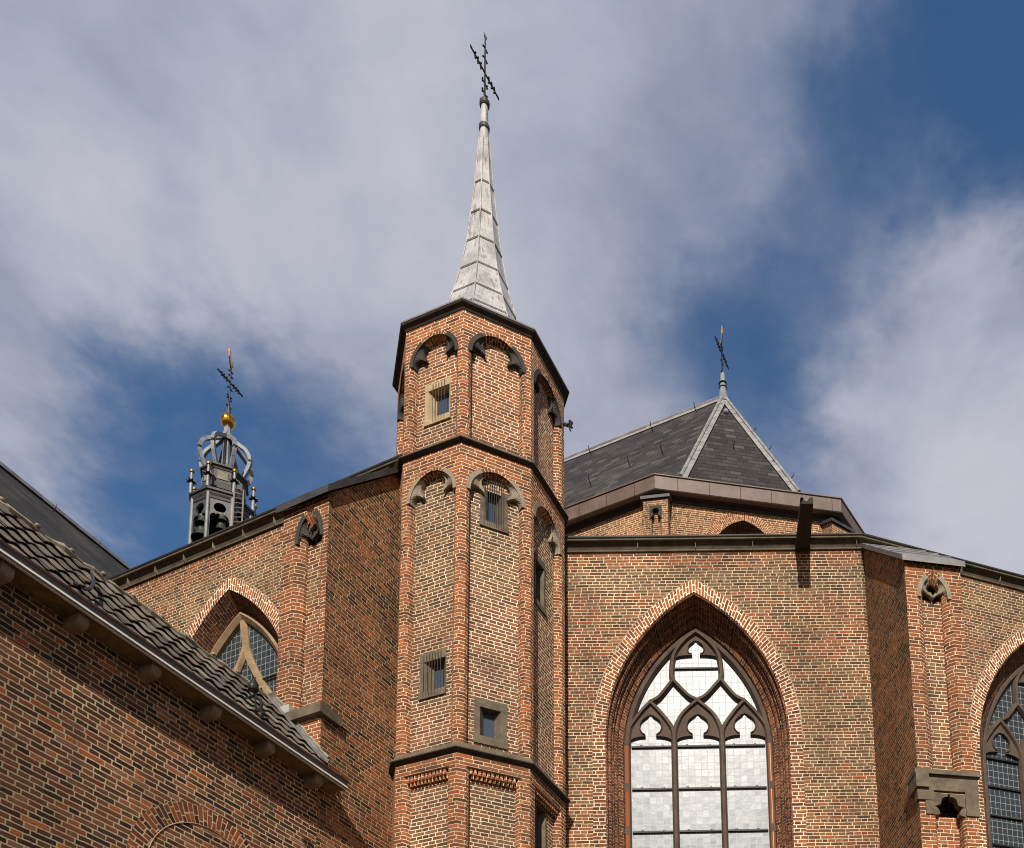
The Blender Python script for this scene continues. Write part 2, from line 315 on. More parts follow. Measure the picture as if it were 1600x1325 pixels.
# ------------------------------------------------------------------ object helpers
ROOT = {}
def thing(name, label, cat, loc, group=None):
    o = bpy.data.objects.new(name, None); COL.objects.link(o); o.location = loc; o.empty_display_size = .3
    o['label'] = label; o['category'] = cat
    if group: o['group'] = group
    ROOT[o.name] = Vector(loc); return o
def root_loc(p):
    while p is not None:
        if p.name in ROOT: return ROOT[p.name]
        p = p.parent
    return Vector((0, 0, 0))
class MB:
    def __init__(s): s.v = []; s.f = []; s.uv = []; s.sm = []
    def face(s, pts, uvs=None, smooth=False):
        i0 = len(s.v); s.v += [Vector(p) for p in pts]; s.f.append(list(range(i0, i0+len(pts))))
        s.uv.append([tuple(q) for q in uvs] if uvs else [(0, 0)]*len(pts)); s.sm.append(smooth)
    def build(s, name, mat, parent=None, origin=None, weld=False):
        o_ = origin if origin is not None else root_loc(parent)
        me = bpy.data.meshes.new(name)
        me.from_pydata([tuple(v-o_) for v in s.v], [], s.f)
        ul = me.uv_layers.new(name='UVMap'); k = 0
        for fu in s.uv:
            for q in fu: ul.data[k].uv = q; k += 1
        for p, q in zip(me.polygons, s.sm): p.use_smooth = q
        if weld:
            bm = bmesh.new(); bm.from_mesh(me); bmesh.ops.remove_doubles(bm, verts=bm.verts, dist=1e-5); bm.to_mesh(me); bm.free()
        me.materials.append(mat if not isinstance(mat, str) else M[mat])
        ob = bpy.data.objects.new(name, me); COL.objects.link(ob)
        if parent is not None: ob.parent = parent
        else: ob.location = o_
        return ob
class Fr:
    "vertical plane: u runs right, z up, w out of the wall"
    def __init__(s, P, az):
        a = R_(az); s.P = Vector((P[0], P[1], 0)); s.az = az
        s.d = Vector((math.cos(a), math.sin(a), 0)); s.n = Vector((math.sin(a), -math.cos(a), 0))
        s.u0 = random.uniform(0, 50)
    def p(s, u, z, w=0): return s.P + s.d*u + s.n*w + Vector((0, 0, z))
    def loc(s, x, y, w=0):
        r = ray(x, y); t = (s.n.dot(s.P)+w)/s.n.dot(r); q = r*t
        return (q-s.P).dot(s.d), q.z
    def uw(s, P): q = Vector(P)-s.P; return q.dot(s.d), q.dot(s.n)
def panel(mb, fr, outer, holes=(), w=0):
    loops = [[Vector((u, z, 0)) for u, z in outer]] + [[Vector((u, z, 0)) for u, z in h] for h in holes]
    flat = [q for l in loops for q in l]
    for t in tessellate_polygon(loops):
        a, b_, c = (flat[i] for i in t)
        if (b_-a).cross(c-a).z < 0: b_, c = c, b_
        mb.face([fr.p(q.x, q.y, w) for q in (a, b_, c)], [(q.x+fr.u0, q.y) for q in (a, b_, c)])
def box(mb, fr, u0, u1, z0, z1, w0, w1):
    P = lambda u, z, w: fr.p(u, z, w)
    def q(a, b_, c, d, uv): mb.face([P(*a), P(*b_), P(*c), P(*d)], uv)
    U = fr.u0
    q((u0, z0, w1), (u1, z0, w1), (u1, z1, w1), (u0, z1, w1), [(U+u0, z0), (U+u1, z0), (U+u1, z1), (U+u0, z1)])
    q((u1, z0, w0), (u0, z0, w0), (u0, z1, w0), (u1, z1, w0), [(U+u1, z0), (U+u0, z0), (U+u0, z1), (U+u1, z1)])
    q((u1, z0, w1), (u1, z0, w0), (u1, z1, w0), (u1, z1, w1), [(U+w1, z0), (U+w0, z0), (U+w0, z1), (U+w1, z1)])
    q((u0, z0, w0), (u0, z0, w1), (u0, z1, w1), (u0, z1, w0), [(U+w0, z0), (U+w1, z0), (U+w1, z1), (U+w0, z1)])
    q((u0, z1, w1), (u1, z1, w1), (u1, z1, w0), (u0, z1, w0), [(U+u0, w1), (U+u1, w1), (U+u1, w0), (U+u0, w0)])
    q((u0, z0, w0), (u1, z0, w0), (u1, z0, w1), (u0, z0, w1), [(U+u0, w0), (U+u1, w0), (U+u1, w1), (U+u0, w1)])
def prism(mb, fr, poly, w0, w1, bevel=0):
    "polygon (u,z) given thickness from w0 to w1 (front)"
    ar = sum(a[0]*b_[1]-b_[0]*a[1] for a, b_ in zip(poly, poly[1:]+poly[:1]))
    if ar < 0: poly = poly[::-1]
    panel(mb, fr, poly, (), w1)
    L = 0
    for a, b_ in zip(poly, poly[1:]+poly[:1]):
        e = math.hypot(b_[0]-a[0], b_[1]-a[1])
        mb.face([fr.p(*a, w1), fr.p(*a, w0), fr.p(*b_, w0), fr.p(*b_, w1)], [(w1, L), (w0, L), (w0, L+e), (w1, L+e)]); L += e
    panel(mb, fr, poly[::-1], (), w0)
def arch(c, zs, a, R, zb, o=0, n=14, zsc=1.0):
    "half-width a pointed arch path from bottom left over the apex to bottom right, inset by o"
    aa, RR = a-o, R-o; cx = R-a
    th = math.acos(max(-1, min(1, cx/RR)))
    L = [(c-aa, zb), (c-aa, zs)] if zb is not None and zb < zs else [(c-aa, zs)]
    for i in range(1, n+1):
        t = th*i/n; L.append((c+cx-RR*math.cos(t), zs+RR*math.sin(t)*zsc))
    return L + [(2*c-u, z) for u, z in L[-2::-1]]
def sweep(mb, fr, path, prof, vs=None, close=False):
    "path(o)->[(u,z)], prof [(o,w)...]; v runs up each side so courses stay level on the jambs"
    rows = [path(o) for o, w in prof]
    N = len(rows[0]); r0 = rows[0]
    seg = [0]
    for a, b_ in zip(r0, r0[1:]): seg.append(seg[-1]+math.hypot(b_[0]-a[0], b_[1]-a[1]))
    z0 = r0[0][1]; tot = seg[-1]; v = [z0+min(s, tot-s) for s in seg]
    pu = [0]
    for (o1, w1), (o2, w2) in zip(prof, prof[1:]): pu.append(pu[-1]+math.hypot(o2-o1, w2-w1))
    for k in range(len(prof)-1):
        for i in range(N-1):
            A, B = rows[k][i], rows[k][i+1]; C, D = rows[k+1][i+1], rows[k+1][i]
            mb.face([fr.p(*A, prof[k][1]), fr.p(*D, prof[k+1][1]), fr.p(*C, prof[k+1][1]), fr.p(*B, prof[k][1])][::-1],
                    [(fr.u0+pu[k], v[i]), (fr.u0+pu[k+1], v[i]), (fr.u0+pu[k+1], v[i+1]), (fr.u0+pu[k], v[i+1])][::-1])
def band(mb, fr, path, o0, o1, w, i0=0, i1=None):
    "flat ring between two insets, bricks laid radially"
    A, B = path(o0), path(o1); N = len(A); i1 = N-1 if i1 is None else i1
    L = 0; half = sum(math.hypot(A[i+1][0]-A[i][0], A[i+1][1]-A[i][1]) for i in range(N-1))
    for i in range(i0, i1):
        e = math.hypot(A[i+1][0]-A[i][0], A[i+1][1]-A[i][1])
        l0, l1 = L, L+e
        mb.face([fr.p(*A[i], w), fr.p(*B[i], w), fr.p(*B[i+1], w), fr.p(*A[i+1], w)][::1],
                [(fr.u0, l0), (fr.u0+o1-o0, l0), (fr.u0+o1-o0, l1), (fr.u0, l1)]); L += e
def tube(mb, pts, r, n=8, caps=True, smooth=True, squash=1.0):
    pts = [Vector(p) for p in pts]; rr = r if isinstance(r, (list, tuple)) else [r]*len(pts)
    rings = []; up = Vector((0, 0, 1))
    t0 = (pts[1]-pts[0]).normalized()
    x = t0.orthogonal().normalized() if abs(t0.z) > .95 else t0.cross(up).normalized()
    for i, p in enumerate(pts):
        t = ((pts[min(i+1, len(pts)-1)]-pts[i-1 if i else 0])).normalized()
        x = (x-t*x.dot(t)).normalized(); y = t.cross(x)
        rings.append([p+(x*math.cos(2*math.pi*k/n)+y*math.sin(2*math.pi*k/n)*squash)*rr[i] for k in range(n)])
    for a, b_ in zip(rings, rings[1:]):
        for k in range(n): mb.face([a[k], a[(k+1) % n], b_[(k+1) % n], b_[k]], None, smooth)
    if caps: mb.face(rings[0][::-1]); mb.face(rings[-1])
def barline(mb, pts, wid, dep):
    "square bar swept along points, width sideways, depth along its second axis"
    pts = [Vector(p) for p in pts]
    rings = []
    for i, p in enumerate(pts):
        t = (pts[min(i+1, len(pts)-1)]-pts[max(i-1, 0)]).normalized()
        s_ = t.cross(Vector((0, 0, 1)))
        s_ = s_.normalized() if s_.length > 1e-4 else Vector((1, 0, 0))
        q = s_.cross(t).normalized()
        rings.append([p+s_*wid*a+q*dep*b_ for a, b_ in ((-.5, -.5), (.5, -.5), (.5, .5), (-.5, .5))])
    for a, b_ in zip(rings, rings[1:]):
        for k in range(4): mb.face([a[k], a[(k+1) % 4], b_[(k+1) % 4], b_[k]])
    mb.face(rings[0][::-1]); mb.face(rings[-1])
def lathe(mb, c, prof, n=16, a0=0, smooth=False):
    c = Vector(c); rings = [[c+Vector((r*math.sin(a0+2*math.pi*k/n), -r*math.cos(a0+2*math.pi*k/n), z)) for k in range(n)] for r, z in prof]
    L = 0
    for i, (a, b_) in enumerate(zip(rings, rings[1:])):
        e = math.hypot(prof[i+1][0]-prof[i][0], prof[i+1][1]-prof[i][1])
        for k in range(n):
            s0, s1 = k*.3, (k+1)*.3
            mb.face([a[k], a[(k+1) % n], b_[(k+1) % n], b_[k]], [(s0, L), (s1, L), (s1, L+e), (s0, L+e)], smooth)
        L += e
    if prof[0][0] > 1e-4: mb.face(rings[0][::-1])
    if prof[-1][0] > 1e-4: mb.face(rings[-1])
def ball(mb, c, r, n=14, sz=1.0):
    lathe(mb, c, [(max(1e-5, r*math.sin(math.pi*i/n)), -r*math.cos(math.pi*i/n)*sz) for i in range(n+1)], n+2, smooth=True)
def extr(mb, pts, prof, zbase, closed=False):
    "moulding: plan polyline pts (xy), profile [(out,z)]; mitred"
    P = [Vector((p[0], p[1])) for p in pts]; N = len(P); off = []
    for i in range(N):
        def nrm(a, b_): d = (b_-a).normalized(); return Vector((d.y, -d.x))
        ns = []
        if i > 0 or closed: ns.append(nrm(P[i-1], P[i]))
        if i < N-1 or closed: ns.append(nrm(P[i], P[(i+1) % N]))
        if len(ns) == 2:
            s_ = (ns[0]+ns[1]); off.append(s_/(s_.length_squared/2))
        else: off.append(ns[0])
    L = 0
    for i in range(N if closed else N-1):
        j = (i+1) % N; e = (P[j]-P[i]).length
        for (o1, z1), (o2, z2) in zip(prof, prof[1:]):
            q = lambda k, o, z: Vector((P[k].x+off[k].x*o, P[k].y+off[k].y*o, zbase+z))
            hh = math.hypot(o2-o1, z2-z1)
            mb.face([q(i, o1, z1), q(j, o1, z1), q(j, o2, z2), q(i, o2, z2)], [(L, z1), (L+e, z1), (L+e, z1+hh), (L, z1+hh)])
        L += e
    if not closed:
        for k, rev in ((0, 1), (N-1, 0)):
            pp = [Vector((P[k].x+off[k].x*o, P[k].y+off[k].y*o, zbase+z)) for o, z in prof]
            mb.face(pp[::-1] if rev else pp)
ZG = -1.6
# ------------------------------------------------------------------ ground
g = MB(); S = 1500
g.face([(-S, -S, ZG), (S, -S, ZG), (S, S, ZG), (-S, S, ZG)])
go = g.build('ground', 'ground'); go['kind'] = 'structure'
# ------------------------------------------------------------------ shared builders
def cusp_pieces(parent, fr, uc, zs, a, R, wback, mat, th=58, zsc=1.0, name='tracery_stone', front=.004):
    "the two cusped corner stones of a blind arch"
    cx = R-a; tmax = math.acos(cx/R)
    for s in (-1, 1):
        mb = MB(); t1 = tmax*th/90
        arc = lambda RR, n=9: [(uc+s*(-cx+RR*math.cos(t1*i/n)), zs+RR*math.sin(t1*i/n)*zsc) for i in range(n+1)]
        o = arc(R+.012); i_ = arc(R-.062)
        prism(mb, fr, o+i_[::-1], wback*.5, front)
        if zsc < 1.1:
            c1 = [(.83, -.03), (.825, .10), (.775, .23), (.68, .30), (.57, .28), (.48, .21), (.41, .15)]; c2 = [(.385, .20), (.43, .31), (.49, .44), (.495, .57), (.44, .68), (.37, .75)]
        else:
            c1 = [(.83, -.03), (.81, .15), (.70, .32), (.50, .40), (.30, .34), (.14, .22), (.03, .12)]; c2 = [(.02, .24), (.12, .36), (.29, .45), (.37, .57), (.34, .70), (.22, .80)]
        f1 = [(uc+s*x*a, zs+z*a*zsc) for x, z in c1]; f2 = [(uc+s*x*a, zs+z*a*zsc) for x, z in c2]
        inn = f1+f2; N = len(inn); oo = arc(R-.058, N-1)
        W1, W2 = front-.012, wback*.55
        for k in range(N-1):
            # first the hollow splay, then the nose, then the soffit of the foil
            p0, p1, q0, q1 = oo[k], oo[k+1], inn[k], inn[k+1]
            m0 = (p0[0]*.45+q0[0]*.55, p0[1]*.45+q0[1]*.55); m1 = (p1[0]*.45+q1[0]*.55, p1[1]*.45+q1[1]*.55)
            mb.face([fr.p(*p0, W1), fr.p(*m0, W2), fr.p(*m1, W2), fr.p(*p1, W1)])
            mb.face([fr.p(*m0, W2), fr.p(*q0, W2+.022), fr.p(*q1, W2+.022), fr.p(*m1, W2)])
            mb.face([fr.p(*q0, W2+.022), fr.p(*q0, wback), fr.p(*q1, wback), fr.p(*q1, W2+.022)])
        mb.face([fr.p(*oo[0], W1), fr.p(*inn[0], W2), fr.p(*inn[0], wback), fr.p(*oo[0], wback)])
        mb.build(name, mat, parent)
def slot(parent, fr, w, u0, u1, z0, z1, ou0, ou1, oz0, oz1, mat, bars=0, splay=.05, label=None, bartop=None, b0=0, b1=0):
    d = .16; a = MB(); box(a, fr, u0, u1, oz1, z1, w-d, w+(.014 if bartop is None else -.10))
    f = a.build('slot_window', mat, parent)
    if label: f['label'] = label
    a = MB(); box(a, fr, u0-.01, u1+.01, z0, oz0, w-d, w+.03); a.build('sill', mat, f)
    for s, (p, q) in ((1, (u0, ou0)), (-1, (u1, ou1))):
        a = MB(); P4 = [(p, w+.011), (q-s*splay, w+.011), (q, w-d*.8), (p, w-d)]
        if s < 0: P4 = P4[::-1]
        U = fr.u0
        for (x, y), (x2, y2) in zip(P4, P4[1:]+P4[:1]):
            a.face([fr.p(x, oz0, y), fr.p(x2, oz0, y2), fr.p(x2, oz1, y2), fr.p(x, oz1, y)])
        a.build('jamb', mat, f)
    a = MB(); a.face([fr.p(ou0-.05, oz0-.05, w-d*.78), fr.p(ou1+.05, oz0-.05, w-d*.78), fr.p(ou1+.05, oz1+.05, w-d*.78), fr.p(ou0-.05, oz1+.05, w-d*.78)],
                     [(0.2, .2), (.6, .2), (.6, 1), (.2, 1)]); a.build('pane', 'pane', f)
    for k in range(bars):
        u = (b0 or u0+.06)+((b1 or u1-.06)-(b0 or u0+.06))*k/(bars-1); a = MB()
        tube(a, [fr.p(u, z0+.03, w+.035), fr.p(u, bartop or z1-.02, w+.035)], .0048, 5); a.build('grille_bar', 'ironbar', f)
    return f
# ------------------------------------------------------------------ stair turret
T = Vector((-4.6716, 15.96, 0)); PHI = 4.508
def TV(k, R): a = R_(PHI+(k-2)*45); return T+Vector((R*math.sin(a), -R*math.cos(a), 0))
RW = 1.56; FL = 2*RW*math.sin(R_(22.5))
TF = [Fr(TV(k, RW), PHI+22.5+45*(k-2)) for k in range(8)]
acc = 0
for f in TF: f.u0 = acc; acc += FL
tur = thing('stair_turret', 'tall octagonal brick stair turret with a tapering lead spire in the centre', 'turret', (T.x, T.y, ZG))
Z2, Z1, ZE = 9.32, 15.06, 17.74
def zpts(zsc): return None
def stage(name, z0, z1, zs, mat, pmat, holes, faces=(0, 1, 2, 3)):
    wall = MB(); uc = FL/2; a, R = .50, .545
    for k in range(8):
        fr = TF[k]
        if k not in faces: panel(wall, fr, [(0, z0), (FL, z0), (FL, z1), (0, z1)]); continue
        p = arch(uc, zs, a, R, z0)
        panel(wall, fr, [(0, z0)]+p+[(FL, z0), (FL, z1), (0, z1)])
    wo = wall.build(name, mat, tur)
    for k in faces:
        fr = TF[k]
        rv = MB(); sweep(rv, fr, lambda o: arch(uc, zs, a, R, z0, o), [(0, 0), (.055, -.045), (.06, -.06), (.085, -.13)])
        rv.build('moulded_jamb', 'orange', wo)
        bp = MB(); panel(bp, fr, [(.1, z0-.02), (FL-.1, z0-.02), (FL-.1, zs+.6), (.1, zs+.6)], [[(h[0]+.012, h[2]+.012), (h[1]-.012, h[2]+.012), (h[1]-.012, h[3]-.012), (h[0]+.012, h[3]-.012)] for h in holes.get(k, [])], -.128)
        bp.build('recessed_panel', pmat, wo)
        vb = MB(); band(vb, fr, lambda o: arch(uc, zs, a, R, None, o), -.005, .06, .004, 9, 19); vb.build('crown_bricks', 'orange', wo)
    return wo
hol = {1: [(.35, .865, 10.50, 11.335)], 2: [(.35, .82, 13.69, 14.42), (.29, .83, 9.62, 10.445)], 3: [(.33, .70, 12.70, 13.71)]}
midw = stage('middle_wall', 9.42, Z1, 14.215, 'pier', 'turret', hol)
hup = {1: [(.34, .87, 15.77, 16.60)]}
upw = stage('upper_wall', 15.12, ZE, 16.955, 'pier', 'upper', hup)
for k in (0, 1, 2, 3):
    cusp_pieces(midw, TF[k], FL/2, 14.215, .50, .545, -.128, 'greystone')
    cusp_pieces(upw, TF[k], FL/2, 16.955, .50, .545, -.128, 'darkstone')
slot(tur, TF[1], -.128, .34, .87, 15.77, 16.60, .50, .76, 15.88, 16.47, 'beige', 5, .09, 'pale sandstone slit window', None, .52, .76)
slot(tur, TF[2], -.128, .35, .82, 13.69, 14.62, .50, .66, 13.80, 14.46, 'sill', 9, .05, 'dark slit window under the arch with iron bars', 14.75, .42, .74)
slot(tur, TF[1], -.128, .35, .865, 10.50, 11.335, .56, .73, 10.62, 11.18, 'sill', 7, .13, 'lower slit window with iron bars', None, .44, .78)
slot(tur, TF[2], -.128, .29, .83, 9.62, 10.445, .47, .64, 9.76, 10.29, 'sill', 0, .09, 'lowest slit window without bars')
slot(tur, TF[3], -.128, .33, .70, 12.70, 13.71, .40, .62, 12.8, 13.6, 'sill', 0, .03)
# lower stage: square-headed panels under a row of dentils
low = MB(); ZD = 9.10
for k in range(8):
    fr = TF[k]
    if k in (1, 2, 3): panel(low, fr, [(0, ZG), (.15, ZG), (.15, ZD), (FL-.15, ZD), (FL-.15, ZG), (FL, ZG), (FL, Z2), (0, Z2)])
    else: panel(low, fr, [(0, ZG), (FL, ZG), (FL, Z2), (0, Z2)])
lowo = low.build('lower_wall', 'pier', tur)
for k in (1, 2, 3):
    fr = TF[k]; h = [(.37, .73, 8.0, 9.0)] if k == 3 else []
    rv = MB(); P_ = lambda o: [(.15+o, ZG), (.15+o, ZD-.0), (FL-.15-o, ZD-.0), (FL-.15-o, ZG)]
    sweep(rv, fr, P_, [(0, 0), (.05, -.05), (.075, -.13)]); rv.build('moulded_jamb', 'orange', lowo)
    bp = MB(); panel(bp, fr, [(.1, ZG), (FL-.1, ZG), (FL-.1, ZD+.05), (.1, ZD+.05)], [[(q[0]+.012, q[2]+.012), (q[1]-.012, q[2]+.012), (q[1]-.012, q[3]-.012), (q[0]+.012, q[3]-.012)] for q in h], -.128)
    bp.build('recessed_panel', 'turret', lowo)
    dn = MB()
    for r_, (zz, ww) in enumerate(((ZD-.055, -.03), (ZD-.115, -.07))):
        nb_ = 11
        for i in range(nb_):
            u = .21+(FL-.42)*(i+.5*(r_ % 2)*.9)/nb_
            box(dn, fr, u, u+(FL-.42)/nb_*.62, zz-.055, zz+.05, -.128, ww)
    dn.build('dentil_course', 'orange', lowo)
slot(tur, TF[3], -.128, .37, .73, 8.0, 9.0, .42, .66, 8.05, 8.9, 'sill', 0, .03)
# string courses, eaves
for nm, zt, R, h, mt_ in (('string_course', 15.15, 1.645, .09, 'string'), ('string_course', 9.43, 1.65, .13, 'string')):
    s_ = MB(); pts = [TV(k, RW-.02) for k in range(8)]
    o = (R-RW)*math.cos(R_(22.5))+.012
    extr(s_, pts, [(-.05, -h), (o*.30, -h), (o*.75, -h*.72), (o, -h*.62), (o, -h*.40), (.0, -h*.38)], zt, True)
    so_ = s_.build(nm, mt_, tur)
    s_ = MB(); extr(s_, pts, [(o+.004, -h*.52), (o+.004, -h*.34), (o*.55, -.005), (.015, .065), (0, .07)], zt, True); s_.build('weathering', 'sill', so_)  # lit slope given a lighter stone than the shaded underside
    sp = MB()
    if True:
        for k in (0, 1, 2, 3):
            A, B = TV(k, R+.0), TV(k+1, R+.0)
            for i in range(46):
                P = A.lerp(B, (i+.5)/46); out = (P-T); out.z = 0; out.normalize()
                P = P + Vector((0, 0, zt-.03)); tube(sp, [P, P+out*.035+Vector((0, 0, .1))], .0016, 3, False, False)
        spo = sp.build('bird_spikes', 'ironbar', so_)
ev = MB(); pts = [TV(k, RW-.02) for k in range(8)]
extr(ev, pts, [(-.03, -.09), (.03, -.085), (.05, -.05), (.10, -.015), (.108, .0), (.108, .045), (.09, .055), (-.5, .12)], ZE+.07, True)
evo = ev.build('eaves_cornice', 'string', tur)
ev = MB(); extr(ev, pts, [(.10, .018), (.116, .018), (.118, .046), (.09, .060), (.08, .06)], ZE+.07, True); ev.build('lead_edge', 'leadslope', evo)
# spire: flared lead-clad needle in overlapping drums
rings = [(17.93, 1.32), (18.40, .95), (18.90, .785), (19.45, .63), (20.12, .478), (20.86, .355), (21.60, .268), (22.40, .186), (23.55, .105)]
sp = MB(); a0 = R_(PHI)
for (z0, r0), (z1, r1) in zip(rings, rings[1:]):
    lathe(sp, T, [(r0+.022, z0-.03), (r0+.014, z0+.01), ((r0+r1)/2-.004, (z0+z1)/2), (r1, z1)], 8, a0)
spo = sp.build('spire', 'lead', tur)
for z0, r0 in rings[1:-1]:
    a = MB(); lathe(a, T, [(r0+.010, z0-.028), (r0+.023, z0-.022), (r0+.022, z0-.006), (r0+.012, z0)], 8, a0); a.build('lead_seam', 'leaddark', spo)
for k in range(8):
    a = MB(); ang = a0+k*math.pi/4
    tube(a, [T+Vector((r*math.sin(ang), -r*math.cos(ang), z)) for r, z in [(r+.012, z) for z, r in rings]], .012, 6); a.build('hip_roll', 'lead', spo)
a = MB(); lathe(a, T, [(.10, 23.5), (.085, 23.85), (.066, 24.5)], 12, 0, True); fp = a.build('finial_shaft', 'lead', tur)
for z0, r0 in ((23.9, .105), (24.5, .1)):
    a = MB(); lathe(a, T, [(r0*.8, z0-.09), (r0, z0-.06), (r0*1.02, z0+.02), (r0*.7, z0+.06), (r0*.4, z0+.1)], 14, 0, True); a.build('collar', 'leaddark', fp)
def iron_cross(parent, c, z0, z1, zb, arm, az, r, rich=True, name='cross'):
    d = Vector((math.cos(R_(az)), math.sin(R_(az)), 0)); c = Vector((c[0], c[1], 0)); Zv = Vector((0, 0, 1))
    a = MB(); tube(a, [c+Zv*z0, c+Zv*z1], [r, r*.7], 8); cr = a.build(name, 'iron', parent)
    a = MB(); tube(a, [c+Zv*zb-d*arm, c+Zv*zb+d*arm], r*.8, 8); a.build('cross_arm', 'iron', cr)
    def scroll(p, along, side, s):
        q = MB(); pts = []
        for i in range(12):
            t = i/11; an = t*4.0; rr = s*(1-.55*t)
            pts.append(p+along*(s*1.1*math.sin(an*.8)*(1-.3*t)+s*.5*t)+side*(s*.9*(1-math.cos(an*.75))*.6+.4*s*t))
        tube(q, pts, [r*.6]*9+[r*.9, r*1.0, r*.7], 6); q.build('scroll', 'iron', cr)
    if rich:
        n_ = 5 if rich is True else rich
        for i in range(n_):
            z = z0+(zb-z0)*(.12+.8*i/n_)
            for s_ in (1, -1): scroll(c+Zv*z, Zv*(1 if i % 2 else -1), d*s_, arm*.13)
        for sg in (1, -1):
            for f_ in (.22, .45, .66):
                for v_ in (1, -1): scroll(c+Zv*zb+d*sg*arm*f_, d*sg, Zv*v_, arm*.12)
            for v_ in (1, 0, -1):
                q = MB(); e_ = c+Zv*zb+d*sg*arm*.9
                tube(q, [e_, e_+d*sg*arm*.1+Zv*v_*arm*.05, e_+d*sg*arm*.24+Zv*v_*arm*.07], r*.45, 5); q.build('prong', 'iron', cr)
        for v_ in (1, 0, -1):
            q = MB(); e_ = c+Zv*(z1-.02); tube(q, [e_, e_+Zv*arm*.1+d*v_*arm*.08, e_+Zv*arm*.26+d*v_*arm*.1], r*.45, 5); q.build('prong', 'iron', cr)
        for z in (zb+(z1-zb)*.35, zb+(z1-zb)*.65):
            for s_ in (1, -1): scroll(c+Zv*z, Zv, d*s_, arm*.11)
    return cr
_c = Fr((T.x, T.y), 68.5); iron_cross(tur, T, 24.45, 26.12, (_c.loc(729, 60)[1]+_c.loc(774, 145)[1])/2, (abs(_c.loc(729, 60)[0])+abs(_c.loc(774, 145)[0]))/2/1.14, 68.5, .021)
# ------------------------------------------------------------------ choir ambulatory (wall with the large window, right-hand bay)
TB = T
MFr = Fr((-3.1762-1.2, 16.4179-.031), 1.5)
uJ, zJ = MFr.loc(1343, 832)
CR = MFr.p(uJ, 0)
RFr = Fr(CR, 19.5)
ZC = 14.885
amb = thing('choir_ambulatory', 'brick ambulatory wall with a large bright traceried window right of the turret', 'church', (CR.x, CR.y, ZG))
def window_bay(parent, wall, fr, c, zs, a, R, zsill, wall_outer, wmat, orders, wst, tr_mat, glass, arch_mat='vouss', lab=None, vouss=.24, lights=True, rmat='reveal'):
    p = arch(c, zs, a, R, zsill, 0, 20)
    panel(wall, fr, wall_outer, [p])
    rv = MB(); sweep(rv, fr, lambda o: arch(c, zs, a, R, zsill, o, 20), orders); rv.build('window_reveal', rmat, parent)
    vb = MB(); pth = lambda o: arch(c, zs, a, R, zsill if lights else None, o, 20)
    band(vb, fr, pth, -vouss, 0, .005); vbo = vb.build('arch_bricks', arch_mat, parent)
    jl = MB(); tube(jl, [fr.p(u, z, .004) for u, z in arch(c, zs, a, R, None, -vouss-.004, 20)], .009, 5, True, False); jl.build('mortar_line', 'limejoint', vbo)
# main window: dimensions read from the opening's edges
c0, _z = MFr.loc(1090, 1163); aL, _ = MFr.loc(946, 1163); aR, _ = MFr.loc(1234, 1163); _, zap = MFr.loc(1087, 925)
cM = (aL+aR)/2; aM = (aR-aL)/2
_, zsM = MFr.loc(1090, 1150)
rise = zap-zsM; RM = (aM*aM+rise*rise)/(2*aM)
WD = -.52
sl_, _ = MFr.loc(975, 1159, WD); sr_, _ = MFr.loc(1206, 1159, WD); oS = aM-(sr_-sl_)/2
ZS0 = 4.6
mw = MB()
window_bay(amb, mw, MFr, cM, zsM, aM, RM, ZS0, [(0, ZG), (uJ, ZG), (uJ, ZC-.1), (0, ZC-.1)], 'main',
           [(0, 0), (.03, -.02), (.035, -.10), (.075, -.12), (.095, -.16), (.085, -.2), (.12, -.23), (.125, -.30), (.165, -.33), (.185, -.37), (.175, -.40), (oS-.02, -.46), (oS, WD)], WD, 'tracery', 'glass')
mw.build('wall', 'main', amb)
def bar2d(mb, fr, pts, wf, wb, w0, w1):
    "stone bar along 2-D centre line: chamfered section, narrow face wf at front w1, wide wb at back w0"
    L = len(pts); rows = []
    for i, (u, z) in enumerate(pts):
        p, q = pts[max(i-1, 0)], pts[min(i+1, L-1)]
        t = Vector((q[0]-p[0], q[1]-p[1])).normalized(); nx, nz = -t.y, t.x
        S_ = [(wb/2, w0), (wb/2, w0+(w1-w0)*.45), (wf/2, w1), (-wf/2, w1), (-wb/2, w0+(w1-w0)*.45), (-wb/2, w0)]
        rows.append([fr.p(u+nx*s, z+nz*s, w) for s, w in S_])
    for a, b_ in zip(rows, rows[1:]):
        for k in range(5): mb.face([a[k], b_[k], b_[k+1], a[k+1]])
def bez(*P, n=10):
    "smooth curve through px points (Catmull-Rom)"
    P = list(P); Q = [P[0]]+P+[P[-1]]; out = []
    for i in range(1, len(Q)-2):
        p0, p1, p2, p3 = Q[i-1], Q[i], Q[i+1], Q[i+2]
        for k in range(n):
            t = k/n; out.append(tuple(.5*((2*b_)+(-a+c)*t+(2*a-5*b_+4*c-d)*t*t+(-a+3*b_-3*c+d)*t**3) for a, b_, c, d in zip(p0, p1, p2, p3)))
    out.append(P[-1]); return out
def gable_window(parent, fr, L, path, wst, mats, cusp_scale):
    pass
win = MB()
# stone frame of the main window
sweep(win, MFr, lambda o: arch(cM, zsM, aM, RM, ZS0, oS+o, 20), [(0, WD-.02), (0, WD+.012), (.02, WD+.02), (.075, WD+.012), (.115, WD-.06), (.12, WD-.13)])
wino = win.build('window_tracery', 'tracery', amb)
Wc = WD-.11
LM = lambda x, y: MFr.loc(960+x/3.63, 960+y/3.63, WD-.03)
uML, zSp = LM(330, 722); uMR, _ = LM(602, 722); uF0, _ = LM(75, 722); uF1, _ = LM(868, 722)
